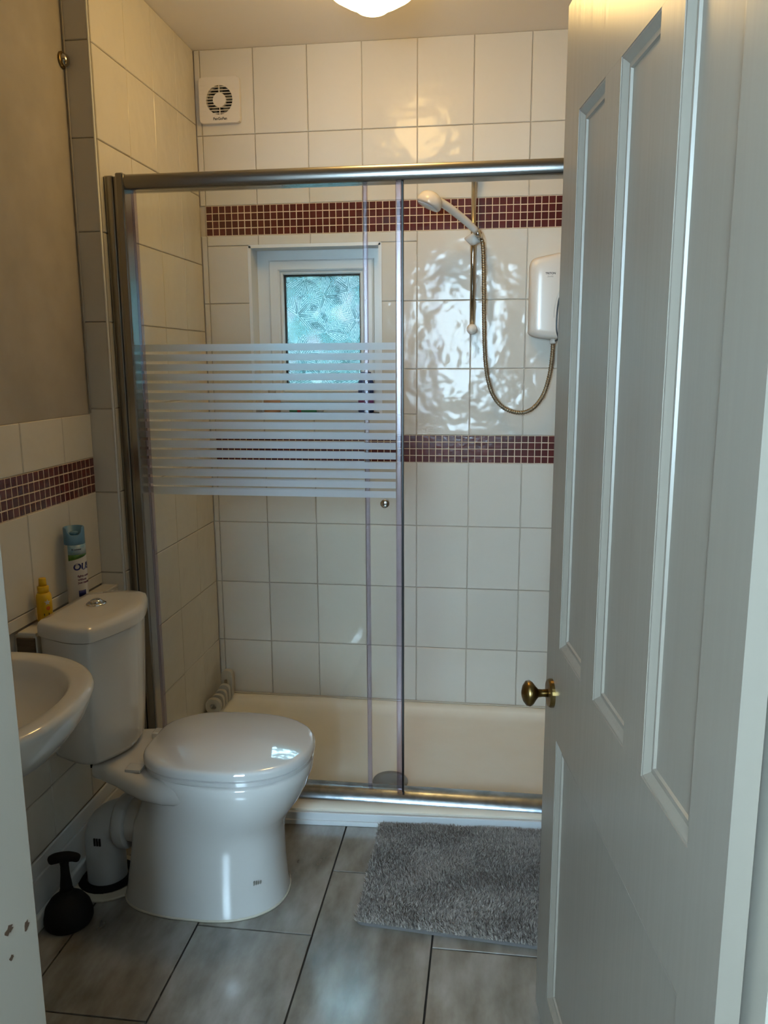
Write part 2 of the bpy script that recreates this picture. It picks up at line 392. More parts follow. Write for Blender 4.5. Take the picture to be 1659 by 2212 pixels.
def lay(parent, fr, us, vs, m='tile', name='wall_tile', gap=0.0019, d=0.008, bev=0.0022, holes=(), jitter=0.0004):
    for u0, u1 in zip(us, us[1:]):
        for v0, v1 in zip(vs, vs[1:]):
            rects = [(u0, u1, v0, v1)]
            for h in holes: rects = [r for q in rects for r in subtract(q, h)]
            for a0, a1, b0, b1 in rects:
                w, h_ = a1 - a0 - gap, b1 - b0 - gap
                if w < 0.006 or h_ < 0.006: continue
                o = bpy.data.objects.new(name, tile_mesh(w, h_, d, bev, m)); COL.objects.link(o); o.parent = parent
                o.matrix_local = fr @ Matrix.Translation(((a0 + a1) / 2, (b0 + b1) / 2, random.uniform(-jitter, 0)))
def struct(name, me, m, parent=None, label=None, smooth=False):
    o = link(name, me, m, parent, smooth)
    if parent is None: o['kind'] = 'structure'
    if label: o['label'] = label
    return o
def shade_auto(o, ang=35):
    me = o.data
    me.polygons.foreach_set('use_smooth', [True] * len(me.polygons))
    bm = bmesh.new(); bm.from_mesh(me)
    for e in bm.edges:
        if len(e.link_faces) == 2 and e.calc_face_angle(0) > math.radians(ang): e.smooth = False
    bm.to_mesh(me); bm.free()
    return o

# ------------------------------------------------------------------ dimensions (metres, from the photograph's perspective)
XL, XS, XR = -0.914, -0.842, 0.790          # backing planes: left room wall, left shower wall, right wall
ZC = 2.568
YP = -0.818                                  # pier face backing
YD0, YD1 = -2.36, -2.22                      # door wall
B2, T2 = 1.0447, 1.1511                      # lower mosaic band
B1, T1 = 1.9101, 2.0189                      # upper mosaic band
G, T = 0.203, 0.253
WX0, WX1, WZ0, WZ1 = -0.648, -0.138, 1.233, 1.870   # shower window opening
TD = 0.008

# ------------------------------------------------------------------ shell
floor = struct('floor', box(-1.25, 1.35, -2.36, 0.02, -0.06, -0.007), 'floorgrout', label='grey stone-look tiled bathroom floor with dark grout')
xs = [-0.4436 + 0.3039 * k for k in range(-2, 6)]
joints = {-2: -1.20, -1: -1.657, 0: -1.344, 1: -1.079, 2: -1.351, 3: -1.10, 4: -1.4}
for k in range(-2, 5):
    x0, x1 = max(-0.4436 + 0.3039 * k, -0.905), min(-0.4436 + 0.3039 * (k + 1), 0.785)
    if x1 - x0 < 0.02: continue
    j = joints[k]; ys = sorted({max(min(j + 0.607 * i, -0.80), -2.34) for i in range(-3, 4)})
    lay(floor, frame((0, 0, -0.007), (1, 0, 0), (0, 1, 0)), [x0, x1], ys, m='floortile', name='floor_tile', gap=0.0042, d=0.007, bev=0.0008, jitter=0.0)

# back wall : four slabs around the window opening
wb = struct('wall_back', boxes((XS - 0.10, WX0, 0.0 + TD, 0.28, -0.05, ZC + .1), (WX1, XR + 0.1, TD, 0.28, -0.05, ZC + .1),
            (WX0, WX1, TD, 0.28, -0.05, WZ0), (WX0, WX1, TD, 0.28, WZ1, ZC + .1)), 'grout', label='back shower wall of cream glazed tiles with fine grout lines')
fb = frame((0, TD, 0), (1, 0, 0), (0, 0, 1))       # n = u x v = -y
us = [XS + TD, -4 * G] + [G * i for i in range(-3, 4)] + [XR - TD]
hole = [(WX0 - 0.002, WX1 + 0.002, WZ0 - 0.002, WZ1 + 0.002)]
lay(wb, fb, us, [0.0518, B2 - 3 * T, B2 - 2 * T, B2 - T, B2], holes=hole)
lay(wb, fb, us, [T2, T2 + T, T2 + 2 * T, B1], holes=hole)
lay(wb, fb, us, [T1, 2.2704, ZC], holes=hole)
reveal = boxes((WX0 - .004, WX0 + 0.008, -0.001, 0.10, WZ0, WZ1), (WX1 - 0.008, WX1 + .004, -0.001, 0.10, WZ0, WZ1), (WX0, WX1, -0.001, 0.10, WZ1 - 0.008, WZ1 + .004))
link('window_reveal', reveal, 'upvc', wb)
link('window_sill', box(WX0, WX1, -0.004, 0.10, WZ0 - 0.012, WZ0, 0.002), 'tile', wb)

def mosaic_band(name, origin, u, length, z0, z1, label):
    fr_ = frame(origin, u, (0, 0, 1))
    nrm = Vector(u).cross(Vector((0, 0, 1)))
    o0 = Vector(origin); p = [o0, o0 + Vector(u) * length]
    a = o0 + nrm * 0.0; b = p[1] + nrm * 0.0064
    me = box(min(a.x, b.x), max(a.x, b.x), min(a.y, b.y), max(a.y, b.y), z0, z1)
    t = struct(name, me, 'mosaic_grout', label=label)
    n = int(round(length / 0.0254)); step = length / n; h = (z1 - z0) / 4
    lay(t, fr_, [step * i for i in range(n + 1)], [z0 + h * i for i in range(5)], m='mosaic', name='mosaic_tile', gap=0.0024, d=0.0076, bev=0.0012, jitter=0.0006)
    return t
mosaic_band('trim_1', (-0.812, TD, 0), (1, 0, 0), XR - TD + 0.812, B1, T1, 'upper burgundy glass mosaic band across the shower wall')
mosaic_band('trim_2', (-0.812, TD, 0), (1, 0, 0), XR - TD + 0.812, B2, T2, 'lower burgundy glass mosaic band across the shower wall')

ws = struct('wall_left_shower', box(XS - 0.14, XS, YP + 0.004, TD, -0.05, ZC + .1), 'grout', label='left shower side wall of cream glazed tiles')
fs_ = frame((XS, 0, 0), (0, 1, 0), (0, 0, 1))
lay(ws, fs_, [YP + 0.008, -0.593, -0.39, -0.187, -0.002], [0.0518, B2 - 3 * T, B2 - 2 * T, B2 - T, B2, B2 + T, B2 + 2 * T, B2 + 3 * T, B2 + 4 * T, B2 + 5 * T, ZC])
wp = struct('wall_pier', box(XL - 0.07, XS, YP, YP + 0.004, -0.05, ZC + .1), 'grout', label='narrow tiled return between grey wall and shower')
lay(wp, frame((0, YP, 0), (1, 0, 0), (0, 0, 1)), [XL + 0.0, XS + TD], [0.0, B2 - 3 * T, B2 - 2 * T, B2 - T, B2, B2 + T, B2 + 2 * T, B2 + 3 * T, B2 + 4 * T, B2 + 5 * T, ZC])
link('corner_bead', tube([(XS + TD - .001, YP - .006, 0.05), (XS + TD - .001, YP - .006, ZC - .001)], 0.0035, 8), 'upvc', wp, True)
link('inner_bead', tube([(XL + 0.010, YP - 0.011, 1.285), (XL + 0.010, YP - 0.011, ZC - .001)], 0.0022, 8), 'lining', wp, True)

ZT = 1.283
wl = struct('wall_left', boxes((XL - 0.12, XL, YD1, YP, -0.05, ZT), (XL - 0.12, XL + 0.004, YD1, YP, ZT, ZC + .1)), 'greypaint', label='left wall painted mottled grey above a tiled dado')
fl = frame((XL, 0, 0), (0, 1, 0), (0, 0, 1))
ycols = [YP - 0.008, -0.992, -1.198, -1.404, -1.61, -1.816, -2.022, YD1]
ycols = sorted(ycols)
lay(wl, fl, ycols, [T2, ZT])
lay(wl, fl, ycols, [0.757, 0.7917, B2])
lay(wl, fl, [y for y in ycols if y < -1.3], [0.5387, 0.757])
mosaic_band('trim_3', (XL, -1.96, 0), (0, 1, 0), -0.827 + 1.96, B2, T2, 'burgundy glass mosaic band on the left room wall')

# boxing ledge under the left wall
wx = struct('wall_boxing', boxes((XL - .0, -0.863, -1.29, -0.827, -0.02, 0.748), (XL, -0.863, YD1, -1.29, -0.02, 0.53)), 'grout', label='low tiled boxing ledge behind the toilet')
fx = frame((-0.863, 0, 0), (0, 1, 0), (0, 0, 1))
yl = sorted([-0.827, -1.072, -1.278, -1.484, -1.69, -1.896, -2.102, YD1])
lay(wx, fx, yl, [0.176, 0.325])
lay(wx, fx, yl, [0.325, 0.53])
lay(wx, fx, [-1.29, -1.072, -0.827], [0.53, 0.748])
lay(wx, frame((0, 0, 0.748), (1, 0, 0), (0, 1, 0)), [XL + TD, -0.855], [-1.29, -1.07, -0.827], d=0.008)
lay(wx, frame((0, 0, 0.530), (1, 0, 0), (0, 1, 0)), [XL + TD, -0.855], [YD1, -1.85, -1.57, -1.293], d=0.008)
o = link('timber_batten', box(XL + TD, -0.857, -1.2955, -1.2895, 0.675, 0.742, 0.001), 'wood', wx); o['label'] = 'exposed brown timber end of the ledge'
base = struct('baseboard_left', box(-0.855, -0.845, YD1, -0.852, 0.0, 0.130, 0.002), 'riserwhite', label='white plastic skirting along the left wall')
link('skirting_cap', box(-0.857, -0.849, YD1, -0.852, 0.131, 0.175, 0.003), 'riserwhite', base)
link('quadrant_trim', box(-0.845, -0.832, YD1, -0.852, 0.0, 0.045, 0.005), 'riserwhite', base)

struct('ceiling', box(-1.0, XR + 0.1, YD0, 0.1, ZC, ZC + 0.12), 'ceiling', label='plain off-white plaster ceiling')
wr = struct('wall_right', box(XR, XR + 0.1, YD1, TD, -0.05, ZC + 0.1), 'greypaint', label='right bathroom wall')
lay(wr, frame((XR, 0, 0), (0, -1, 0), (0, 0, 1)), [0.0, 0.2, 0.4, 0.6, 0.81], [0.0518, B2 - 3 * T, B2 - 2 * T, B2 - T, B2, B2 + T, B2 + 2 * T, B2 + 3 * T, B2 + 4 * T, B2 + 5 * T, ZC])
DX0, DX1, DZ = -0.345, 0.60, 2.10
struct('wall_front', boxes((-1.25, DX0, YD0, YD1, -0.05, ZC + .1), (DX1, 1.35, YD0, YD1, -0.05, ZC + .1), (DX0, DX1, YD0, YD1, DZ, ZC + .1)), 'plaster', label='wall around the bathroom doorway')
# landing behind the camera, with its window
LY = -4.20
struct('floor_landing', box(-1.25, 1.35, LY, YD0, -0.08, 0.0), 'carpet', label='landing floor outside the bathroom')
struct('ceiling_landing', box(-1.25, 1.35, LY, YD0, 2.45, 2.55), 'ceiling', label='landing ceiling')
struct('wall_landing_left', box(-1.35, -1.25, LY, YD0, -0.05, 2.55), 'plaster', label='landing left wall')
struct('wall_landing_right', box(1.35, 1.45, LY, YD0, -0.05, 2.55), 'plaster', label='landing right wall')
struct('wall_landing_back', boxes((-1.25, -0.38, LY - .12, LY, -0.05, 2.55), (0.32, 1.35, LY - .12, LY, -0.05, 2.55), (-0.38, 0.32, LY - .12, LY, -0.05, 1.05), (-0.38, 0.32, LY - .12, LY, 2.15, 2.55)), 'plaster', label='landing wall with window')
w2 = struct('window_2', boxes((-0.38, -0.34, LY - .055, LY - .03, 1.05, 2.15), (0.28, 0.32, LY - .055, LY - .03, 1.05, 2.15), (-0.34, 0.28, LY - .055, LY - .03, 1.05, 1.09), (-0.34, 0.28, LY - .055, LY - .03, 2.11, 2.15), (-0.34, 0.28, LY - .055, LY - .03, 1.62, 1.65)), 'upvc', label='landing window frame behind the viewer')

# door linings
tl = struct('trim_4', box(DX0, -0.318, YD0, YD1 + 0.02, 0.0, DZ, 0.003), 'lining', label='off-white left door lining with chipped paint')
def chip(x, y, z, ry, rz, m, seed):
    rnd = random.Random(seed); n = 12
    pts = [(y + ry * math.cos(2 * PI * i / n) * rnd.uniform(.5, 1.1), z + rz * math.sin(2 * PI * i / n) * rnd.uniform(.5, 1.1)) for i in range(n)]
    link('paint_chip', loft([[(x - 0.0005, a, b) for a, b in pts], [(x + 0.0006, a, b) for a, b in pts]]), m, tl)
chip(-0.318, -2.262, 0.712, 0.010, 0.007, 'chip', 1); chip(-0.318, -2.225, 0.690, 0.006, 0.009, 'chip', 2); chip(-0.318, -2.262, 0.672, 0.005, 0.004, 'chip', 3)
struct('trim_5', boxes((0.566, DX1, YD0, YD1 + 0.02, 0.0, DZ), (0.566, 0.66, YD0 - 0.018, YD0, 0.0, 2.16)), 'lining', label='off-white right door lining')
struct('trim_6', box(-0.318, 0.566, YD0, YD1 + 0.02, 2.075, DZ), 'lining', label='door lining head above the doorway')

# ------------------------------------------------------------------ shower window
win = struct('window_1', boxes((WX0 + .008, -0.593, 0.085, 0.15, WZ0, WZ1 - .008), (-0.175, WX1 - .008, 0.085, 0.15, WZ0, WZ1 - .008), (-0.593, -0.175, 0.085, 0.15, 1.826, WZ1 - .008), (-0.593, -0.175, 0.085, 0.15, WZ0, 1.268)), 'upvc', label='small white plastic window with leaf-patterned obscured glass')
def picture_frame(x0, x1, z0, z1, w, y0, y1, bev):
    """mitred frame, front face chamfered"""
    def ring(a, y): return [(x0 + a, y, z0 + a), (x1 - a, y, z0 + a), (x1 - a, y, z1 - a), (x0 + a, y, z1 - a)]
    return loft([ring(0, y1), ring(0, y0 + bev), ring(bev, y0), ring(w - bev, y0), ring(w, y0 + bev), ring(w, y1), ring(0, y1)], False, False)
link('sash', picture_frame(-0.592, -0.176, 1.269, 1.825, 0.042, 0.070, 0.130, 0.006), 'upvc', win)
link('glazing_bead', picture_frame(-0.550, -0.218, 1.311, 1.783, 0.012, 0.080, 0.118, 0.005), 'upvc', win)
link('gasket', picture_frame(-0.538, -0.230, 1.323, 1.771, 0.006, 0.101, 0.118, 0.001), 'gasket', win)
pane = link('window_pane', box(-0.535, -0.233, 0.110, 0.116, 1.326, 1.768), 'pane', win)
def leaflet(cx, cz, ang, L_, wd, k):
    """one embossed leaflet from (cx,cz) outwards"""
    n = 14; ca, sa = math.cos(ang), math.sin(ang); vs = []; uvs = []
    for i in range(n + 1):
        u = i / n
        w = wd * (math.sin(PI * min(1, u * 1.02)) ** 0.8) * (0.75 + 0.5 * u * (1.2 - u)) * (1 + 0.10 * (i % 2))
        for s in (-1, 0, 1):
            x, z = u * L_, s * w
            y = 0.1098 - 0.0012 * (1 - abs(s)) - 0.0002 * k
            vs.append((cx + x * ca - z * sa, y, cz + x * sa + z * ca)); uvs.append((u, s * w / wd * 0.5))
    ok = [(-0.534 < v[0] < -0.234 and 1.327 < v[2] < 1.767) for v in vs]
    fs = []
    for i in range(n):
        for s in (0, 1):
            f = (i * 3 + s, i * 3 + s + 1, i * 3 + s + 4, i * 3 + s + 3)
            if all(ok[q] for q in f): fs.append(f)
    if len(fs) < 4: return
    me = pydata(vs, fs)
    uvl = me.uv_layers.new(name='leaf')
    for lp in me.loops: uvl.data[lp.index].uv = uvs[lp.vertex_index]
    link('leaf_relief', me, 'leaf', pane)
leaf_rng = random.Random(21)
centres = [(-0.458, 1.754, -0.9), (-0.280, 1.712, 2.9), (-0.379, 1.687, -0.4), (-0.488, 1.616, 1.3), (-0.250, 1.596, 2.6), (-0.373, 1.548, 1.7), (-0.480, 1.450, 0.3), (-0.290, 1.435, 1.4), (-0.385, 1.375, 0.8), (-0.24, 1.36, 2.2), (-0.51, 1.35, 0.9)]
for k, (cx, cz, a0) in enumerate(centres):
    for j in range(4 if k % 2 else 5):
        a = a0 + (j - 2) * 0.98 + leaf_rng.uniform(-.15, .15)
        leaflet(cx, cz, a, leaf_rng.uniform(0.075, 0.108), leaf_rng.uniform(0.019, 0.026), k % 5)

# ------------------------------------------------------------------ hedge outside the window
M['hedge'] = mat('green_hedge_leaves', (0.03, 0.060, 0.045), 0.8, noise=(9, (0.15, 0.16, 0.14), 5))
nx, nz = 60, 44; hrng = random.Random(4); hv = []; hf = []
for i in range(nx + 1):
    for j in range(nz + 1):
        edge = 0.0 if j < nz else 0.12
        hv.append((-2.4 + 4.0 * i / nx + hrng.uniform(-.02, .02), 0.95 + hrng.uniform(-.06, .06) + edge, -0.05 + 2.12 * j / nz + (hrng.uniform(-.04, .04) if j else 0)))
for i in range(nx):
    for j in range(nz):
        a = i * (nz + 1) + j; hf.append((a, a + nz + 1, a + nz + 2, a + 1))
n0 = len(hv); hv += [(x, y + 0.5, z) for x, y, z in hv]
hf += [tuple(q + n0 for q in reversed(f)) for f in hf]
for i in range(nx): a = i * (nz + 1) + nz; hf.append((a, a + nz + 1, a + nz + 1 + n0, a + n0))
hd = link('garden_hedge', pydata(hv, hf), 'hedge'); tag(hd, 'dark green garden hedge seen through the obscured window', 'hedge')
struct('ground', box(-3, 3, 0.30, 4.0, -0.12, -0.05), 'carpet', label='ground outside the window')

# ------------------------------------------------------------------ panelled door
door = bpy.data.objects.new('door_1', None); COL.objects.link(door); door['kind'] = 'structure'
door['label'] = 'open white painted panelled door with brass knob'
DW, DH, DT = 0.848, 2.054, 0.026
dd = Vector((-0.14174, 0.98990, 0)).normalized()          # hinge -> free edge
dn = Vector((-dd.y, dd.x, 0))                              # visible face normal (towards -x)
E0 = Vector((0.4103, -1.5015, 0))
dm = Matrix((-dd, Vector((0, 0, 1)), dn)).transposed().to_4x4(); dm.translation = E0   # local: s from free edge, z, outwards
door.matrix_world = Matrix.Identity(4)
door.location = (0, 0, 0)
def dlink(name, me, m, parent=door, smooth=False):
    me.transform(dm); return link(name, me, m, parent, smooth, shift=False)
PW = [(0.105, 0.265), (0.345, 0.508), (0.588, 0.750)]; PZ0, PZ1 = 0.885, 1.852; LZ0, LZ1 = 0.112, 0.694
Z0 = 0.014
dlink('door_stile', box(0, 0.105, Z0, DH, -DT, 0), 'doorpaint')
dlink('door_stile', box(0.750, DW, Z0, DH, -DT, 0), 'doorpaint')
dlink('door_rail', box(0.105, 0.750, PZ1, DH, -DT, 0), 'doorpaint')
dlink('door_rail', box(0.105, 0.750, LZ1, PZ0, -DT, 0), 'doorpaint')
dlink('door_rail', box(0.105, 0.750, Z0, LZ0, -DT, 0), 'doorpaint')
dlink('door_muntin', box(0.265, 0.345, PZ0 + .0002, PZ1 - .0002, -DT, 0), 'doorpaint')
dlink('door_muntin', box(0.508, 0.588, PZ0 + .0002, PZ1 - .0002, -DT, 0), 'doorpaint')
def moulding(s0, s1, z0, z1):
    def ring(a, d): return [(s0 + a, z0 + a, d), (s1 - a, z0 + a, d), (s1 - a, z1 - a, d), (s0 + a, z1 - a, d)]
    return loft([ring(0.0, -0.014), ring(0.0, -0.001), ring(0.003, -0.0015), ring(0.007, -0.0045), ring(0.013, -0.0085), ring(0.0165, -0.0092), ring(0.017, -0.0075), ring(0.021, -0.0078), ring(0.0225, -0.0115), ring(0.0225, -0.014), ring(0.0, -0.014)], False, False)
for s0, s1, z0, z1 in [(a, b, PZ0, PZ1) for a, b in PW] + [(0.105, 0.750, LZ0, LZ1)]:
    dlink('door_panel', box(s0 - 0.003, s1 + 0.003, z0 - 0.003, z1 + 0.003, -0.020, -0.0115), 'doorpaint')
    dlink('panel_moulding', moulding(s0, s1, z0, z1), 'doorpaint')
kn = dlink('door_knob', lathe([(0.006, 0.006), (0.0085, 0.008), (0.0075, 0.020), (0.0085, 0.029), (0.014, 0.034), (0.0225, 0.040), (0.0262, 0.046), (0.0245, 0.053), (0.016, 0.059), (0.006, 0.062), (0.0005, 0.0625)], (0.060, 0.775, 0), (0, 0, 1), 28), 'brass', door, True)
kn['label'] = 'aged oval brass knob'
dlink('knob_rose', lathe([(0.029, 0.0), (0.029, 0.006), (0.0265, 0.0095), (0.012, 0.010), (0.0005, 0.0095)], (0.060, 0.775, 0), (0, 0, 1), 28), 'brass', kn)
hk = dlink('latch_hook', join(tube(smooth_path([(-0.004, 1.552, -0.004), (-0.006, 1.545, -0.001), (-0.004, 1.52, 0.002), (-0.004, 1.49, 0.002), (-0.006, 1.474, -0.002), (-0.004, 1.468, 0.004)], 6), 0.0016, 8),
     tube(smooth_path([(0.0005, 1.553, -0.004), (-0.006, 1.555, -0.004), (-0.010, 1.550, -0.004), (-0.006, 1.545, -0.004), (-0.001, 1.549, -0.004)], 6), 0.0018, 8)), 'smoke', door, True)
hk['label'] = 'black wire hook on the door edge'

# ------------------------------------------------------------------ shower tray
tray = thing('shower_tray', (-0.03, -0.42, 0.0), 'low cream acrylic shower tray along the back wall', 'shower tray')
def tray_ring(a, z, r=0.03):
    x0, x1, y0, y1 = XS + TD + 0.002 + a, XR - TD - 0.004 - a, -0.845 + a, -0.001 - a * 0.8
    pts = [(x0 + (x1 - x0) / 2 + u, (y0 + y1) / 2 + v, z) for u, v in rrect(x1 - x0, y1 - y0, r, 5)]
    return [(x, y + (0.05 * (x + 0.20) if y < -0.5 else 0), z) for x, y, z in pts]
o = link('tray', loft([tray_ring(0.008, 0.012, .012), tray_ring(0.004, 0.045, .012), tray_ring(0.010, 0.050, .012), tray_ring(0.050, 0.050, 0.02), tray_ring(0.062, 0.044, 0.03), tray_ring(0.085, 0.034, 0.05), tray_ring(0.14, 0.031, 0.06), tray_ring(0.3, 0.029, 0.06)]), 'acrylic', tray)
shade_auto(o, 40)
me = box(XS + TD + .004, XR - TD - .006, -0.853, -0.842, 0.0005, 0.040, 0.002)
for v in me.vertices: v.co.y += 0.05 * (v.co.x + 0.20)
link('front_riser', me, 'riserwhite', tray)
me = box(XS + TD + .004, XR - TD - .006, -0.858, -0.8535, 0.0005, 0.016, 0.001)
for v in me.vertices: v.co.y += 0.05 * (v.co.x + 0.20)
link('riser_trim', me, 'riserwhite', tray)
dr = link('drain_cover', lathe([(0.060, -0.004), (0.060, 0.006), (0.056, 0.011), (0.03, 0.0135), (0.001, 0.014)], (-0.030, -0.622, 0.029), (0, 0, 1), 40), 'drain', tray, True)
dr['label'] = 'round dull chrome waste cover'
link('drain_screw', lathe([(0.007, 0.0), (0.007, 0.003), (0.004, 0.005), (0.0005, 0.0055)], (-0.052, -0.667, 0.039), (0, 0, 1), 16), 'brass', dr, True)
link('back_sealant', box(XS + TD + 0.01, XR - .02, -0.010, -0.0008, 0.0505, 0.056, 0.002), 'caulk', tray)

# ------------------------------------------------------------------ shower enclosure
enc = thing('shower_enclosure', (-0.03, -0.755, 0.05), 'sliding shower screen with chrome frame and frosted stripes', 'shower screen')
def rail_profile(y0, y1, z0, z1, bulge):
    pts = [(y1, z0), (y1, z1)]
    n = 10
    for i in range(n + 1):
        a = PI / 2 - PI * i / n
        pts.append((y0 + 0.010 - (0.010 + bulge) * math.cos(a) if False else y0 + 0.012 * (1 - math.cos(a)), (z0 + z1) / 2 + (z1 - z0) / 2 * math.sin(a)))
    return pts
def bar_x(prof, x0, x1):
    return loft([[(x0, y, z) for y, z in prof], [(x1, y, z) for y, z in prof]])
o = link('top_rail', bar_x(rail_profile(-0.790, -0.728, 1.923, 1.966, 0), -0.775, 0.750), 'alu', enc); shade_auto(o, 40)
o = link('bottom_rail', bar_x([(-0.728, 0.0505), (-0.728, 0.080), (-0.750, 0.084), (-0.768, 0.078), (-0.780, 0.066), (-0.788, 0.058), (-0.790, 0.0505)], -0.775, 0.750), 'alu_worn', enc); shade_auto(o, 50)
o = link('wall_channel', join(box(XS + TD + .0005, -0.806, -0.792, -0.726, 0.0505, 1.962, 0.004), box(-0.812, -0.798, -0.786, -0.732, 0.0505, 1.960, 0.002)), 'alu', enc)
link('side_profile', box(-0.799, -0.773, -0.794, -0.724, 0.0505, 1.969, 0.005), 'alu', enc)
link('wall_channel', box(0.751, XR - TD - .0005, -0.792, -0.726, 0.0505, 1.966, 0.004), 'alu', enc)
SZ0, SZ1 = 0.084, 1.922
def stripes(panel, x0, x1, y):
    p = 0.02885; w = 0.0202
    for i in range(16):
        z1 = 1.4855 - p * i
        so = link('frosted_stripe', box(x0, x1, y, y + 0.0004, z1 - w, z1), 'frost', panel)
        so.data.materials.append(M['film'])
        for f in so.data.polygons: f.material_index = 0 if f.normal.y < -0.5 else 1      # etched on the outer face
fp = link('fixed_panel', box(-0.772, -0.076, -0.744, -0.738, SZ0, SZ1), 'glass', enc)
stripes(fp, -0.772, -0.088, -0.7455)
link('edge_seal', box(-0.087, -0.073, -0.747, -0.735, SZ0, SZ1, 0.003), 'seal', fp)
sp = link('sliding_panel', box(-0.752, 0.016, -0.772, -0.766, SZ0, SZ1), 'glass', enc)
stripes(sp, -0.745, 0.010, -0.7735)
link('edge_seal', box(-0.762, -0.748, -0.775, -0.763, SZ0, SZ1, 0.003), 'seal', sp)
link('edge_seal', box(0.0105, 0.0270, -0.776, -0.762, SZ0, SZ1, 0.003), 'seal', sp)
link('magnetic_strip', box(0.0272, 0.0330, -0.777, -0.761, SZ0, SZ1, 0.001), 'blackseal', sp)
o = link('door_knob', lathe([(0.0105, 0.0), (0.0105, 0.004), (0.008, 0.007), (0.008, 0.013), (0.0125, 0.017), (0.0135, 0.026), (0.012, 0.029), (0.0005, 0.0295)], (-0.020, -0.7745, 1.020), (0, -1, 0), 24), 'chrome', sp, True)

# ------------------------------------------------------------------ toilet
TY = -1.18
def half_to_ring(prof, z, cy=TY):
    """prof: [(x, halfwidth)] from back to front, smooth closed outline"""
    near = [(x, cy - w, z) for x, w in prof]; far = [(x, cy + w, z) for x, w in reversed(prof)]
    if prof[-1][1] < 1e-6: far = far[1:]
    if prof[0][1] < 1e-6: far = far[:-1]
    return near + far
def egg(xb, xf, hw, back=0.55, n=26, xm=None, eb=3.2, ef=2.25):
    """half profile: squarish back, rounded front"""
    xm = xb + (xf - xb) * 0.54 if xm is None else xm; out = []
    for i in range(n + 1):
        t = i / n
        if t < 0.5:
            a = PI / 2 * (t / 0.5); c = math.cos(a); s = math.sin(a)
            x = xm - (xm - xb) * c ** (2 / eb); w = hw * s ** (2 / eb) * (1 - (1 - back) * 0.5 * c ** 1.2)
        else:
            a = PI / 2 * ((t - 0.5) / 0.5); c = math.cos(a); s = math.sin(a)
            x = xm + (xf - xm) * s ** (2 / ef); w = hw * c ** (2 / ef)
        out.append((x, max(w, 0)))
    return out
wc = thing('toilet', (-0.50, TY, 0.0), 'white close-coupled toilet with closed lid beside the shower', 'toilet')
rings = [half_to_ring(egg(xb, xf, hw, bk), z) for z, xb, xf, hw, bk in [
    (0.0, -0.690, -0.243, 0.152, .85), (0.012, -0.690, -0.243, 0.152, .85), (0.03, -0.684, -0.248, 0.149, .85), (0.10, -0.672, -0.252, 0.145, .85), (0.18, -0.662, -0.254, 0.142, .85),
    (0.215, -0.656, -0.249, 0.143, .8), (0.25, -0.640, -0.232, 0.150, .6), (0.29, -0.628, -0.203, 0.163, .4), (0.33, -0.62, -0.183, 0.174, .4), (0.365, -0.62, -0.171, 0.179, .5), (0.388, -0.62, -0.169, 0.180, .5), (0.394, -0.62, -0.174, 0.175, .5)]]
pan = loft(rings)
def shelf_ring(x, hw, z0, z1):
    pts = rrect(2 * hw, z1 - z0, min(0.03, (z1 - z0) * 0.45), 5)
    return [(x, TY + u, (z0 + z1) / 2 + v) for u, v in pts]
shelf = loft([shelf_ring(-0.742, 0.080, 0.360, 0.397), shelf_ring(-0.735, 0.103, 0.351, 0.402), shelf_ring(-0.70, 0.116, 0.348, 0.403), shelf_ring(-0.66, 0.132, 0.345, 0.400), shelf_ring(-0.62, 0.152, 0.338, 0.396), shelf_ring(-0.575, 0.168, 0.330, 0.393), shelf_ring(-0.52, 0.174, 0.325, 0.392), shelf_ring(-0.46, 0.165, 0.32, 0.390)])
spig = tube([(-0.60, TY, 0.182), (-0.688, TY, 0.182), (-0.742, TY, 0.180)], [0.066, 0.058, 0.050], 28)
o = link('pan', join(pan, shelf, spig), 'porcelain', wc); shade_auto(o, 50)
link('floor_sealant', loft([half_to_ring(egg(-0.693, -0.240, 0.1545, .85), 0.0003), half_to_ring(egg(-0.693, -0.240, 0.1545, .85), 0.003), half_to_ring(egg(-0.690, -0.243, 0.1522, .85), 0.006)]), 'caulk', wc, True)
lidp = egg(-0.606, -0.164, 0.179, .40, xm=-0.385, eb=4.6)
def inset(prof, d):
    xm = -0.385
    return [((x - xm) * (1 - d / 0.22) + xm, w * (1 - d / 0.178)) for x, w in prof]
seat = loft([half_to_ring(inset(lidp, 0.010), 0.3965), half_to_ring(inset(lidp, 0.003), 0.399), half_to_ring(inset(lidp, 0.002), 0.409), half_to_ring(inset(lidp, 0.007), 0.4115)])
o = link('seat', seat, 'seatplastic', wc); shade_auto(o, 45)
lid = loft([half_to_ring(inset(lidp, 0.006), 0.4118), half_to_ring(inset(lidp, 0.0), 0.415), half_to_ring(inset(lidp, 0.0), 0.427), half_to_ring(inset(lidp, 0.003), 0.4335), half_to_ring(inset(lidp, 0.006), 0.4365)] + [half_to_ring(inset(lidp, 0.178 * (1 - k)), 0.4360 + 0.018 * (1 - k * k)) for k in (.94, .9, .84, .76, .66, .55, .42, .28, .14, .04)])
o = link('lid', lid, 'seatplastic', wc); shade_auto(o, 45)
link('hinge', box(-0.640, -0.598, TY + 0.057, TY + 0.093, 0.3955, 0.415, 0.004), 'seatplastic', wc)
link('hinge', box(-0.632, -0.590, TY - 0.128, TY - 0.092, 0.3955, 0.404, 0.0015), 'seatplastic', wc)
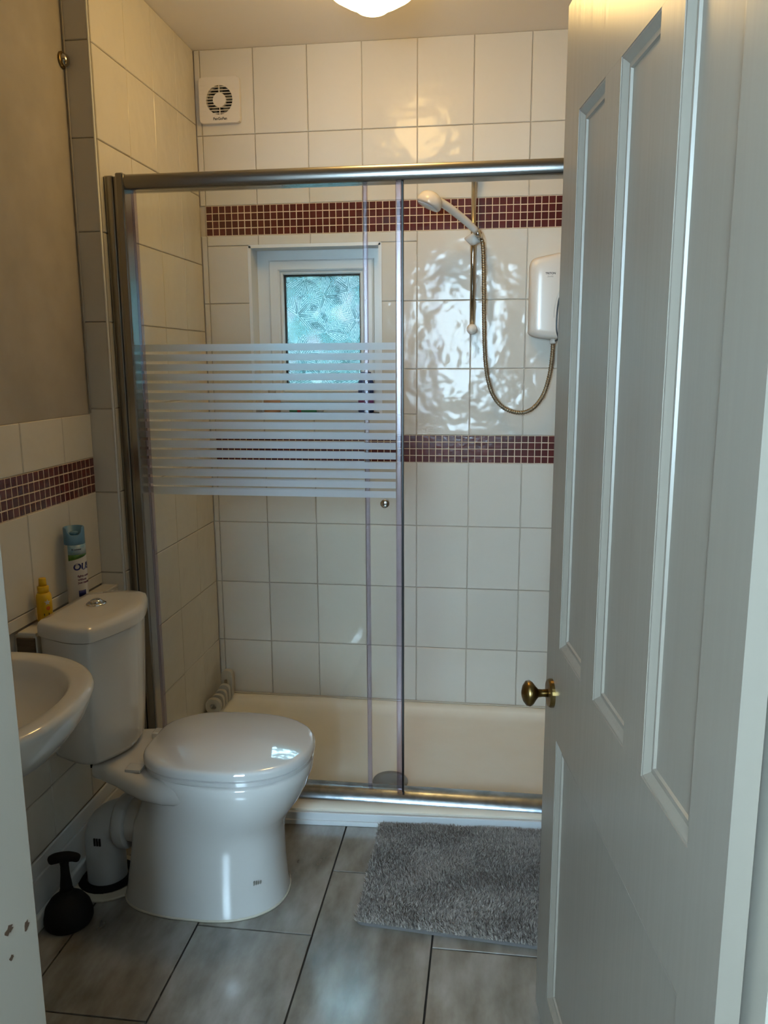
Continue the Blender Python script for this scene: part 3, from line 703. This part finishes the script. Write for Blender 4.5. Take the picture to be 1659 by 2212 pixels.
def cis(s, back_x, front_x, hwb, hwm, hwf):
    """smooth D-shaped half outline"""
    ctrl = [(back_x, 0), (back_x, hwb * .8), (back_x + 0.008, hwb), (back_x + (front_x - back_x) * .45, hwm), (front_x - 0.062, hwm * 1.0), (front_x - 0.043, hwm * .90), (front_x - 0.018, hwf), (front_x - 0.004, hwf * .45), (front_x, 0)]
    p = smooth_path([(a, b, 0) for a, b in ctrl], 6)
    return [(q.x, max(q.y, 0)) for q in p]
def cring(z, k, bx, fx, a, b, c): return half_to_ring([(x, w) for x, w in cis(0, bx, fx, a, b, c)], z)
cistern = loft([cring(0.406, 0, -0.834, -0.668, .085, .112, .065), cring(0.412, 0, -0.836, -0.658, .098, .128, .072), cring(0.43, 0, -0.836, -0.648, .106, .142, .080), cring(0.50, 0, -0.836, -0.644, .115, .154, .082), cring(0.62, 0, -0.836, -0.639, .122, .160, .084), cring(0.752, 0, -0.836, -0.635, .127, .164, .085)])
o = link('cistern', cistern, 'porcelain', wc); shade_auto(o, 50)
clid = loft([cring(0.7535, 0, -0.837, -0.636, .125, .163, .084), cring(0.756, 0, -0.838, -0.628, .133, .170, .088), cring(0.778, 0, -0.838, -0.627, .134, .171, .088), cring(0.789, 0, -0.837, -0.631, .131, .168, .086), cring(0.795, 0, -0.832, -0.641, .123, .158, .080), cring(0.797, 0, -0.815, -0.67, .10, .13, .065)])
o = link('cistern_lid', clid, 'porcelain', wc); shade_auto(o, 50)
fbm = link('flush_button', lathe([(0.026, -0.001), (0.026, 0.003), (0.023, 0.0055), (0.018, 0.006), (0.0005, 0.0055)], (-0.752, -1.163, 0.7972), (0, 0, 1), 28), 'chrome', wc, True)
fbm['label'] = 'round chrome dual flush button'
link('button_half', lathe([(0.017, 0.0), (0.016, 0.005), (0.010, 0.009), (0.0005, 0.010)], (-0.752, -1.163, 0.8025), (0, 0, 1), 24), 'chrome', fbm, True)
link('overflow_bolt', tube([(-0.752, -1.252, 0.420), (-0.752, -1.252, 0.372)], 0.0035, 10), 'black', wc)
link('wing_nut', box(-0.766, -0.756, -1.250, -1.242, 0.396, 0.406, 0.002), 'black', wc)
for i in range(4):
    link('sticker_remnant', box(-0.3015 + 0.004 * i, -0.2995 + 0.004 * i, -1.306 + 0.006 * i, -1.2995 + 0.006 * i, 0.098 - 0.002 * i, 0.108 - 0.003 * i), 'greyink', wc)

# soil pipe bend
pc = thing('pan_connector', (-0.768, TY, 0.0), 'white plastic soil pipe bend behind the toilet', 'pipe')
path = smooth_path([(-0.700, TY, 0.180), (-0.720, TY, 0.179), (-0.748, TY, 0.168), (-0.764, TY, 0.143), (-0.769, TY, 0.11), (-0.769, TY, 0.06), (-0.769, TY, 0.002)], 6)
o = link('bend', tube(path, [0.062 - 0.008 * min(1, i / 12) for i in range(len(path))], 28, False), 'pipewhite', pc, True)
o2 = link('collar', lathe([(0.058, 0.034), (0.072, 0.034), (0.075, 0.030), (0.075, 0.010), (0.070, 0.002), (0.062, -0.004), (0.0585, 0.01)], (-0.716, TY, 0.180), (1, 0, 0), 32, False), 'pipewhite', pc, True)
for i in range(3):
    link('printed_mark', box(-0.7735 + i * 0.0075, -0.7685 + i * 0.0075, TY - 0.0561, TY - 0.0535, 0.128, 0.150), 'ink', pc)
link('floor_gasket', lathe([(0.057, 0.0005), (0.080, 0.0005), (0.080, 0.004), (0.066, 0.010), (0.058, 0.008)], (-0.769, TY, 0.0), (0, 0, 1), 32, False), 'black', pc, True)
link('mortar_patch', lathe([(0.081, 0.0004), (0.108, 0.0004), (0.100, 0.004), (0.081, 0.007)], (-0.762, TY - .01, 0.0), (0, 0, 1), 22, False), 'caulk', pc, True)

# plunger
pl = thing('plunger', (-0.782, -1.37, 0.0), 'small black rubber sink plunger on the floor by the skirting', 'plunger')
link('cup', lathe([(0.050, 0.0005), (0.058, 0.001), (0.0615, 0.010), (0.061, 0.024), (0.056, 0.044), (0.043, 0.064), (0.026, 0.078), (0.017, 0.085), (0.017, 0.092)], (-0.782, -1.37, 0), (0, 0, 1), 32), 'black', pl, True)
link('handle_shaft', lathe([(0.0155, 0.088), (0.0150, 0.105), (0.0115, 0.135), (0.0105, 0.160), (0.012, 0.172)], (-0.782, -1.37, 0), (0, 0, 1), 24), 'black', pl, True)
hp = [(-0.815, -1.385, 0.178), (-0.802, -1.379, 0.183), (-0.782, -1.37, 0.184), (-0.762, -1.361, 0.180), (-0.748, -1.355, 0.172)]
link('handle_grip', tube(smooth_path(hp, 5), [0.008, 0.011, 0.012, 0.0125, 0.013, 0.0135, 0.0135, 0.0135, 0.0135, 0.0135, 0.0135, 0.0135, 0.0135, 0.013, 0.0125, 0.012, 0.0118, 0.0115, 0.011, 0.010, 0.007], 16), 'black', pl, True)

# basin
BY = -1.80
bs = thing('wash_basin', (-0.74, BY, 0.0), 'white ceramic wash basin on a pedestal beside the doorway', 'basin')
def dring(sx, sy, z, xb=-0.903, xc=-0.73, n=36, e=2.15):
    pts = []
    for i in range(n + 1):
        a = -PI / 2 + PI * i / n
        c, s = math.cos(a), math.sin(a)
        pts.append((xc + sx * abs(c) ** (2 / e), BY + sy * math.copysign(abs(s) ** (2 / e), s), z))
    pts += [(xc - (xc - xb) * .5, BY + sy * .99, z), (xb, BY + sy * .93, z), (xb, BY, z), (xb, BY - sy * .93, z), (xc - (xc - xb) * .5, BY - sy * .99, z)]
    return pts
basin = loft([dring(.10, .11, .652), dring(.15, .16, .662), dring(.205, .225, .700), dring(.238, .258, .745), dring(.252, .270, .778), dring(.256, .275, .790), dring(.252, .271, .798), dring(.244, .262, .802), dring(.215, .232, .800, -0.86), dring(.208, .224, .795, -0.85), dring(.200, .215, .775, -0.84), dring(.17, .18, .725, -0.83), dring(.10, .10, .695, -0.80), dring(.03, .03, .690, -0.76)])
o = link('bowl', basin, 'porcelain', bs); shade_auto(o, 60)
link('waste', lathe([(0.022, 0), (0.022, 0.003), (0.012, 0.004), (0.0005, 0.002)], (-0.742, BY, 0.6905), (0, 0, 1), 20), 'chrome', bs, True)
link('pedestal', loft([half_to_ring(egg(-0.85, -0.70, 0.10, .8), 0.001, BY), half_to_ring(egg(-0.85, -0.705, 0.095, .8), 0.03, BY), half_to_ring(egg(-0.85, -0.725, 0.075, .8), 0.30, BY), half_to_ring(egg(-0.85, -0.700, 0.085, .8), 0.50, BY), half_to_ring(egg(-0.85, -0.675, 0.10, .8), 0.66, BY)]), 'porcelain', bs, True)

# ------------------------------------------------------------------ bottles on the ledge
ZL = 0.7565
def wrapped(me, cx, cy, r, z, ang0):
    """wrap a flat text mesh round a vertical cylinder; ang0 = direction facing the text centre"""
    for v in me.vertices:
        a = ang0 + v.co.x / r; rr = r + 0.0002 + max(v.co.z, 0)
        v.co = Vector((cx + rr * math.cos(a), cy + rr * math.sin(a), z + v.co.y))
    return me
CX, CY, CR = -0.8665, -1.046, 0.0282
ca = math.atan2(-3.107 - CY, 0.287 - CX)
can = thing('air_freshener_can', (CX, CY, ZL), 'white aerosol can with pale blue cap behind the cistern', 'spray can')
link('body', lathe([(0.026, 0.0), (CR, 0.003), (CR, 0.176), (CR - 0.001, 0.178)], (CX, CY, ZL), (0, 0, 1), 40), 'canwhite', can, True)
def sleeve(z0f, z1f, a0, a1, m, name, n=28, rr=0.0003):
    inn = []; 
    v = []; f = []
    for i in range(n + 1):
        a = a0 + (a1 - a0) * i / n; t = i / n
        for z, r in ((z0f(t), CR), (z0f(t), CR + rr), (z1f(t), CR + rr), (z1f(t), CR)):
            v.append((CX + r * math.cos(a), CY + r * math.sin(a), ZL + z))
    for i in range(n):
        for k in range(4):
            f.append((i * 4 + k, (i + 1) * 4 + k, (i + 1) * 4 + (k + 1) % 4, i * 4 + (k + 1) % 4))
    link(name, pydata(v, f), m, can, True)
A0, A1 = ca - 0.75, ca + 2.0
sleeve(lambda t: 0.150, lambda t: 0.178, A0, A1, 'cansky', 'sky_print')
sleeve(lambda t: 0.133 + 0.018 * t, lambda t: 0.1505, A0, A1, 'cangreen', 'hill_print', rr=0.0005)
link('cap', None or lathe([(CR - 0.0005, 0.178), (CR, 0.179), (CR, 0.216), (CR - 0.001, 0.218), (CR - 0.004, 0.218), (CR - 0.005, 0.205), (0.0005, 0.203)], (CX, CY, ZL), (0, 0, 1), 40), 'canblue', can, True)
capo = [o for o in can.children if o.name.startswith('cap')][0]
for v in capo.data.vertices:        # scooped finger notch towards the viewer
    d = Vector((v.co.x, v.co.y)); 
    if v.co.z > 0.2055 and d.length > 0.015:
        a = math.atan2(d.y, d.x) - (ca + 0.05); a = (a + PI) % (2 * PI) - PI
        notch = max(0, 1 - (abs(a) / 0.85) ** 2)
        v.co.z = v.co.z - (v.co.z - 0.2055) * min(1, notch * 1.15)
        if abs(a) > 0.8: v.co.z += 0.008
link('nozzle', lathe([(0.012, 0.203), (0.012, 0.210), (0.010, 0.212), (0.0005, 0.212)], (CX, CY, ZL), (0, 0, 1), 20), 'canblue', can, True)
def put_text(body, size, z, dang, m, name, shear=0, parent=can, cx=CX, cy=CY, r=CR, extra=0.0):
    me = text_mesh(body, size, 0.0003, shear, bold=size * 0.035)
    for v in me.vertices: v.co.z += extra
    link(name, wrapped(me, cx, cy, r, z, ca + dang), m, parent)
put_text('OUST', 0.026, ZL + 0.115, 0.85, 'navy', 'lettering', 0.15)
put_text('fights odours', 0.0082, ZL + 0.089, 0.80, 'plum', 'lettering', 0.1)
put_text('without', 0.0082, ZL + 0.079, 0.50, 'plum', 'lettering', 0.1)
put_text('just masking', 0.0082, ZL + 0.070, 0.76, 'plum', 'lettering', 0.1)
put_text('SC Johnson', 0.0055, ZL + 0.166, 0.12, 'ink', 'lettering', 0, extra=0.0004)
sleeve(lambda t: 0.030, lambda t: 0.048, ca + 0.05, ca + 0.8, 'navy', 'blue_panel', rr=0.0004)

YX, YY = -0.876, -1.205
yb = thing('yellow_bottle', (YX, YY, ZL), 'small yellow plastic bottle behind the cistern', 'bottle')
YR = 0.0195
link('body', lathe([(0.018, 0.0), (YR, 0.003), (YR, 0.070), (0.0185, 0.076), (0.0150, 0.082)], (YX, YY, ZL), (0, 0, 1), 32), 'yellow', yb, True)
link('shoulder', lathe([(0.0145, 0.082), (0.0145, 0.098), (0.0105, 0.100)], (YX, YY, ZL), (0, 0, 1), 28), 'yellow', yb, True)
link('cap', lathe([(0.0102, 0.100), (0.0090, 0.119), (0.0082, 0.121), (0.0005, 0.1215)], (YX, YY, ZL), (0, 0, 1), 24), 'yellow', yb, True)
star = []
for i in range(10):
    r = 0.0085 if i % 2 == 0 else 0.004; a = PI / 2 + i * PI / 5; star.append((r * math.cos(a), r * math.sin(a)))
def patch(poly, z, dang, m, name, parent, cx, cy, r):
    me = extrude_poly(poly, lambda u, v, d: (u, v, d), 0.0, 0.0004); link(name, wrapped(me, cx, cy, r, z, ca + dang), m, parent)
patch(star, ZL + 0.058, 0.45, 'canwhite', 'star_print', yb, YX, YY, YR)
patch([(0.0055 * math.cos(2 * PI * i / 16), 0.0055 * math.sin(2 * PI * i / 16)) for i in range(16)], ZL + 0.042, 0.5, 'orange', 'round_print', yb, YX, YY, YR)
patch([(-.007, -.003), (.007, -.003), (.007, .003), (-.007, .003)], ZL + 0.026, 0.25, 'ink', 'barcode_print', yb, YX, YY, YR)

# ------------------------------------------------------------------ extractor fan
fan = thing('extractor_fan', (-0.734, -0.001, 2.388), 'square white extractor fan high on the shower wall', 'fan')
FX, FZ, FW, FR = -0.7345, 2.388, 0.157, 0.0505
sq = rrect(FW, FW + 0.004, 0.012, 7); nsq = len(sq)
NF = 72
def on_square(a):
    best = None; d = (math.cos(a), math.sin(a))
    for (x0, y0), (x1, y1) in zip(sq, sq[1:] + sq[:1]):
        ex, ey = x1 - x0, y1 - y0; den = d[0] * ey - d[1] * ex
        if abs(den) < 1e-12: continue
        t = (x0 * ey - y0 * ex) / den; k = (x0 * d[1] - y0 * d[0]) / den
        if t > 0 and -1e-6 <= k <= 1 + 1e-6: best = t if best is None else max(best, t)
    return (best * d[0], best * d[1])
circ = [(FR * math.cos(2 * PI * i / NF), FR * math.sin(2 * PI * i / NF)) for i in range(NF)]
sq = [on_square(2 * PI * (i + 0.001) / NF) for i in range(NF)]
def fr3(pts, y): return [(FX + u, y, FZ + v) for u, v in pts]
sc = [(u * 0.985, v * 0.985) for u, v in sq]
o = link('cover_plate', loft([fr3(circ, -0.0012), fr3(sq, -0.0012), fr3(sq, -0.016), fr3(sc, -0.019), fr3(circ, -0.019), fr3(circ, -0.0012)], False, False), 'plasticwhite', fan); shade_auto(o, 40)
link('dark_duct', lathe([(FR - .0005, 0.0), (FR - .0005, 0.001), (0.0005, 0.001)], (FX, -0.0005, FZ), (0, -1, 0), 32), 'fan_dark', fan)
for i in range(5):
    a = 2 * PI * i / 5 + 0.4
    p = [(0.018, -0.4), (0.047, -0.35), (0.047, 0.15), (0.018, 0.2)]
    v = [(r * math.cos(a + t), r * math.sin(a + t)) for r, t in p]
    link('blade', loft([[(FX + u, -0.004, FZ + w) for u, w in v], [(FX + u, -0.0055, FZ + w) for u, w in v]]), 'fan_blade', fan)
link('hub', lathe([(0.025, 0.008), (0.025, 0.018), (0.0235, 0.0192), (0.0005, 0.0193)], (FX, 0, FZ), (0, -1, 0), 32), 'plasticwhite', fan)
for i in range(10):
    z = FZ - FR + (i + 0.55) * (2 * FR / 10.1); h = math.sqrt(max(FR ** 2 - (z - FZ) ** 2, 0))
    link('grille_slat', box(FX - h - .001, FX + h + .001, -0.0178, -0.0135, z - 0.0011, z + 0.0011), 'plasticwhite', fan)
link('grille_rib', box(FX - 0.0013, FX + 0.0013, -0.0182, -0.0130, FZ - FR, FZ + FR), 'plasticwhite', fan)
for i in range(9):
    z = FZ - 0.052 + i * 0.0148
    for s in (-1, 1):
        link('moulded_ridge', box(FX + s * 0.064 - 0.011, FX + s * 0.064 + 0.011, -0.0194, -0.0188, z - 0.0006, z + 0.0006), 'plasticwhite', fan)
me = text_mesh('FanGoFan', 0.0130, 0.0003, bold=0.0003); me.transform(Matrix.Translation((FX + 0.001, -0.0193, FZ - 0.065)) @ Matrix.Rotation(PI / 2, 4, 'X')); link('lettering', me, 'ink', fan)

# ------------------------------------------------------------------ ceiling lamp
lamp = thing('ceiling_lamp', (-0.052, -0.76, ZC), 'glowing opal glass ceiling lamp above the shower', 'lamp')
link('lamp_shade', lathe([(0.05, -0.03), (0.075, -0.045), (0.118, -0.085), (0.134, -0.115), (0.131, -0.140), (0.112, -0.165), (0.080, -0.184), (0.060, -0.193), (0.040, -0.207), (0.02, -0.215), (0.0005, -0.217)], (-0.052, -0.76, ZC), (0, 0, 1), 40), 'lamp', lamp, True)
link('gallery', lathe([(0.058, -0.0005), (0.058, -0.012), (0.053, -0.03), (0.048, -0.034)], (-0.052, -0.76, ZC), (0, 0, 1), 32), 'brass', lamp, True)

# ------------------------------------------------------------------ electric shower, riser, hose, head
un = thing('electric_shower', (0.515, -0.001, 1.66), 'white electric shower unit with curved front lines on the wall', 'shower unit')
UXC, UW = 0.5155, 0.204
def unit_outline(k, y):
    pts = []
    n = 10; hw = UW / 2 - k
    z0, zs, zc = 1.535 + k * .4, 1.768 - k, 1.812 - k * .8
    def arc(cx, cz, rx, rz, a0, a1): return [(cx + rx * math.cos(a0 + (a1 - a0) * i / n), cz + rz * math.sin(a0 + (a1 - a0) * i / n)) for i in range(n + 1)]
    pts += arc(0, z0, hw, 0.026 - k * .3, PI, 2 * PI)
    pts += arc(hw - 0.032, zs, 0.032, 0.030, 0, PI * .40)
    pts += [(0, zc)]
    pts += arc(-hw + 0.032, zs, 0.032, 0.030, PI * .60, PI)
    return [(UXC + u, y, z) for u, z in pts]
o = link('casing', loft([unit_outline(0.004, -0.0015), unit_outline(0.004, -0.006), unit_outline(0.0, -0.010), unit_outline(0.0, -0.060), unit_outline(0.003, -0.074), unit_outline(0.010, -0.083), unit_outline(0.022, -0.0875), unit_outline(0.045, -0.0885)]), 'plasticwhite', un); shade_auto(o, 45)
link('curved_line', tube(smooth_path([(0.503, -0.0885, 1.585), (0.503, -0.0892, 1.61), (0.510, -0.0892, 1.65), (0.524, -0.0890, 1.685), (0.545, -0.0885, 1.715)], 6), 0.0012, 6), 'canwhite', un, True)
link('curved_line', tube(smooth_path([(0.522, -0.0890, 1.605), (0.522, -0.0892, 1.63), (0.528, -0.0890, 1.665), (0.545, -0.0885, 1.70)], 6), 0.0012, 6), 'canwhite', un, True)
link('dial', lathe([(0.026, 0.0), (0.026, 0.010), (0.022, 0.014), (0.0005, 0.0145)], (0.560, -0.086, 1.62), (0, -1, 0), 28), 'plasticwhite', un, True)
me = text_mesh('TRITON', 0.0098, 0.0003, bold=0.0003); me.transform(Matrix.Translation((0.4865, -0.0885, 1.7385)) @ Matrix.Rotation(PI / 2, 4, 'X')); link('lettering', me, 'ink', un)
me = text_mesh('Seville', 0.0085, 0.0003, 0.3); me.transform(Matrix.Translation((0.4855, -0.0885, 1.728)) @ Matrix.Rotation(PI / 2, 4, 'X')); link('lettering', me, 'greyink', un)
link('outlet_elbow', lathe([(0.010, 0.0), (0.010, -0.010), (0.012, -0.011), (0.012, -0.022), (0.009, -0.024)], (0.505, -0.055, 1.5175), (0, 0, 1), 20), 'plasticwhite', un, True)

RX, RY = 0.209, -0.050
rr_ = thing('riser_rail', (RX, -0.001, 1.55), 'chrome shower riser rail with white brackets', 'shower rail')
link('rail_pole', tube([(RX, RY, 1.545), (RX, RY, 2.105)], 0.0092, 20), 'steel', rr_, True)
for z, k in ((1.549, 1), (2.095, 1)):
    link('wall_bracket', lathe([(0.017, 0.001), (0.015, 0.02), (0.0175, 0.036), (0.0195, 0.048), (0.018, 0.060), (0.010, 0.067), (0.0005, 0.068)], (RX, 0, z), (0, -1, 0), 24), 'plasticwhite', rr_, True)
hol = link('head_holder', join(lathe([(0.002, -0.032), (0.013, -0.018), (0.0225, -0.004), (0.0225, 0.004), (0.012, 0.020), (0.002, 0.033)], (RX, RY - 0.004, 1.866), (1, 0, -0.12), 20),
       lathe([(0.013, -0.008), (0.016, 0.0), (0.014, 0.010), (0.004, 0.016)], (RX + .016, RY - .020, 1.883), (0.9, -0.3, 0.4), 14)), 'plasticwhite', rr_, True)
sh = thing('hand_shower', (0.222, -0.092, 1.876), 'white hand shower resting in its rail holder', 'hand shower')
hpth = smooth_path([(0.219, -0.092, 1.890), (0.186, -0.128, 1.916), (0.150, -0.165, 1.940), (0.122, -0.192, 1.957), (0.100, -0.212, 1.967), (0.082, -0.228, 1.970)], 5)
nn = len(hpth)
link('handle', tube(hpth, [0.0125 + 0.0015 * math.sin(PI * i / nn) + (0.006 * max(0, (i - nn * .72) / (nn * .28))) for i in range(nn)], 18), 'plasticwhite', sh, True)
hax = Vector((0.44, 0.03, 0.88)).normalized()
o = link('head_dome', lathe([(0.041, -0.016), (0.0445, -0.009), (0.0435, 0.004), (0.038, 0.017), (0.028, 0.026), (0.014, 0.0315), (0.0005, 0.033)], (0.066, -0.240, 1.966), hax, 32), 'plasticwhite', sh, True)
link('spray_face', lathe([(0.038, -0.0165), (0.037, -0.0195), (0.0005, -0.0205)], (0.066, -0.240, 1.966), hax, 32), 'upvc', sh, True)
link('chrome_ferrule', tube([(0.2205, -0.0905, 1.889), (0.229, -0.081, 1.879), (0.237, -0.072, 1.866)], [0.0125, 0.0125, 0.0095], 18), 'chrome', sh, True)
hs = thing('shower_hose', (0.38, -0.06, 1.25), 'ribbed steel shower hose looping down to the unit', 'hose')
hp2 = smooth_path([(0.237, -0.072, 1.866), (0.244, -0.066, 1.845), (0.249, -0.060, 1.76), (0.252, -0.058, 1.62), (0.257, -0.056, 1.48), (0.268, -0.055, 1.38), (0.292, -0.055, 1.305), (0.335, -0.055, 1.258), (0.392, -0.055, 1.242), (0.438, -0.055, 1.258), (0.474, -0.055, 1.305), (0.494, -0.055, 1.37), (0.503, -0.055, 1.44), (0.505, -0.055, 1.494)], 14)
hp2 = resample(hp2, 0.0021)
link('hose', tube(hp2, [0.0080 if i % 4 < 2 else 0.0066 for i in range(len(hp2))], 12), 'hose', hs, True)

# ------------------------------------------------------------------ things on the window sill
ZS = WZ0 + 0.0005
pb = thing('peach_bottle', (-0.583, 0.035, ZS), 'squat peach plastic bottle at the left of the window sill', 'bottle')
link('body', lathe([(0.030, 0.0), (0.033, 0.004), (0.034, 0.05), (0.030, 0.066), (0.016, 0.074)], (-0.583, 0.035, ZS), (0, 0, 1), 28), 'peach', pb, True)
link('cap', lathe([(0.015, 0.074), (0.015, 0.094), (0.013, 0.097), (0.0005, 0.0975)], (-0.583, 0.035, ZS), (0, 0, 1), 24), 'canwhite', pb, True)
bb = thing('blue_bottle', (-0.205, 0.045, ZS), 'tall dark blue shampoo bottle at the right of the window sill', 'bottle')
def oval(cx, cy, a, b, z, n=28): return [(cx + a * math.cos(2 * PI * i / n), cy + b * math.sin(2 * PI * i / n), z) for i in range(n)]
link('body', loft([oval(-0.205, 0.045, .028, .018, ZS), oval(-0.205, 0.045, .031, .020, ZS + .004), oval(-0.205, 0.045, .031, .020, ZS + .12), oval(-0.205, 0.045, .024, .016, ZS + .135)]), 'blueb', bb, True)
link('label_band', loft([oval(-0.205, 0.045, .0314, .0204, ZS + .028), oval(-0.205, 0.045, .0314, .0204, ZS + .062)]), 'purple', bb, True)
link('cap', loft([oval(-0.205, 0.045, .022, .015, ZS + .135), oval(-0.205, 0.045, .021, .014, ZS + .158), oval(-0.205, 0.045, .018, .012, ZS + .160)]), 'blueb', bb, True)
tb = thing('green_tube', (-0.44, 0.03, ZS), 'small green tube lying in the middle of the window sill', 'tube')
link('tube_body', tube([(-0.51, 0.03, ZS + .0125), (-0.49, 0.03, ZS + .0125), (-0.40, 0.03, ZS + .0125)], [0.010, 0.012, 0.0122], 20), 'greenb', tb, True)
link('cap', tube([(-0.399, 0.03, ZS + .0125), (-0.375, 0.03, ZS + .0125)], [0.0115, 0.0105], 20), 'canwhite', tb, True)
link('print_band', tube([(-0.478, 0.03, ZS + .0125), (-0.462, 0.03, ZS + .0125)], 0.01235, 20), 'redb', tb, True)

# ------------------------------------------------------------------ rack in the shower corner
rk = thing('shower_rack', (-0.790, -0.13, 0.05), 'white slotted plastic rack lying in the shower corner', 'rack')
def slotted(cx, cy, w, h, z0, y0, y1, hw, hh, tilt=0.0):
    out = rrect(w, h, min(w, h) * .42, 6); inn = rrect(hw, hh, min(hw, hh) * .45, 6)
    def p(pts, y): return [(cx + u, y + v * tilt, z0 + h / 2 + v) for u, v in pts]
    return loft([p(inn, y1), p(out, y1), p(out, y0), p(inn, y0), p(inn, y1)], False, False)
for (cx, w, h, y0, y1, hw, hh) in [(-0.792, 0.062, 0.062, -0.225, -0.205, 0.026, 0.022), (-0.786, 0.050, 0.066, -0.190, -0.172, 0.016, 0.034), (-0.784, 0.046, 0.070, -0.155, -0.137, 0.012, 0.036), (-0.783, 0.044, 0.078, -0.118, -0.098, 0.012, 0.040), (-0.783, 0.046, 0.124, -0.078, -0.052, 0.022, 0.050)]:
    o = link('slotted_ring', slotted(cx, 0, w, h, 0.0515, y0, y1, hw, hh), 'rack', rk); shade_auto(o, 40)
link('spine', tube([(-0.806, -0.222, 0.082), (-0.804, -0.14, 0.086), (-0.802, -0.055, 0.09)], 0.008, 12), 'rack', rk, True)

# ------------------------------------------------------------------ knob on the wall edge
wk = thing('wall_knob', (-0.905, -0.838, 2.256), 'small round metal dome fixing high on the grey wall edge', 'fixing')
link('back_plate', lathe([(0.022, 0.0), (0.022, 0.004), (0.019, 0.006), (0.0005, 0.006)], (-0.9095, -0.838, 2.256), (1, 0, 0), 28), 'brass', wk, True)
link('dome', lathe([(0.018, 0.006), (0.0175, 0.011), (0.013, 0.017), (0.006, 0.0195), (0.0005, 0.020)], (-0.9095, -0.838, 2.256), (1, 0, 0), 28), 'steel', wk, True)

# ------------------------------------------------------------------ bath mat
mt = thing('bath_mat', (0.33, -1.07, 0.0), 'grey shaggy bath mat in front of the shower', 'bath mat')
mo = [(-0.036, -1.292), (0.715, -1.345), (0.735, -0.818), (-0.034, -0.855)]
def mat_pt(s, t):
    a = Vector(mo[0]).lerp(Vector(mo[1]), s); b = Vector(mo[3]).lerp(Vector(mo[2]), s); return a.lerp(b, t)
loop = []
def corner_loop(d):
    pts = []
    rr0 = rrect(1.0 - 2 * d / .76, 1.0 - 2 * d / .46, 0.03, 5)
    for u, v in rr0:
        p = mat_pt(0.5 + u, 0.5 + v); pts.append(p)
    return pts
link('backing', loft([[(p.x, p.y, 0.0006) for p in corner_loop(0.0)], [(p.x, p.y, 0.007) for p in corner_loop(0.0)], [(p.x, p.y, 0.011) for p in corner_loop(0.006)]]), 'matbase', mt)
rng = np.random.default_rng(5); N = 60000
st = rng.random((N, 2)); 
P0 = np.array([[*mo[0]], [*mo[1]], [*mo[2]], [*mo[3]]])
s, t = st[:, :1], st[:, 1:]
base_xy = (1 - t) * ((1 - s) * P0[0] + s * P0[1]) + t * ((1 - s) * P0[3] + s * P0[2])
ed = np.minimum(np.minimum(s, 1 - s) * .76, np.minimum(t, 1 - t) * .46)[:, 0]
wav = 0.5 + 0.25 * np.sin(base_xy[:, 0] * 31 + 3 * np.sin(base_xy[:, 1] * 17)) + 0.25 * np.sin(base_xy[:, 1] * 43 + 2 * np.sin(base_xy[:, 0] * 23))
hgt = (0.014 + 0.008 * rng.random(N) + 0.005 * wav) * np.clip(0.55 + ed / .02, 0.55, 1)
ang = rng.random(N) * 2 * np.pi + 0.0; lean = 0.003 + 0.008 * rng.random(N)
lx = np.cos(ang) * lean + 0.003 * np.sin(base_xy[:, 1] * 30); ly = np.sin(ang) * lean - 0.002
perp = rng.random(N) * 2 * np.pi; wd = 0.0013 + 0.0009 * rng.random(N)
px, py = np.cos(perp) * wd, np.sin(perp) * wd
z0 = np.full(N, 0.009)
V = np.zeros((N, 5, 3))
V[:, 0] = np.stack([base_xy[:, 0] - px, base_xy[:, 1] - py, z0], 1); V[:, 1] = np.stack([base_xy[:, 0] + px, base_xy[:, 1] + py, z0], 1)
mx, my = base_xy[:, 0] + lx * .35, base_xy[:, 1] + ly * .35
V[:, 2] = np.stack([mx + px, my + py, z0 + hgt * .6], 1); V[:, 3] = np.stack([mx - px, my - py, z0 + hgt * .6], 1)
V[:, 4] = np.stack([base_xy[:, 0] + lx, base_xy[:, 1] + ly, z0 + hgt], 1)
idx = np.arange(N)[:, None] * 5
quads = idx + np.array([[0, 1, 2, 3]]); tris = idx + np.array([[3, 2, 4]])
me = bpy.data.meshes.new('pile'); me.vertices.add(N * 5); me.vertices.foreach_set('co', V.ravel())
loops = np.concatenate([quads, tris], 1).ravel()
me.loops.add(len(loops)); me.loops.foreach_set('vertex_index', loops.astype(np.int32))
starts = (np.arange(N)[:, None] * 7 + np.array([[0, 4]])).ravel()
me.polygons.add(N * 2); me.polygons.foreach_set('loop_start', starts.astype(np.int32))
me.update(calc_edges=True); me.validate()
o = link('pile', me, 'pile', mt); o['kind'] = 'stuff'
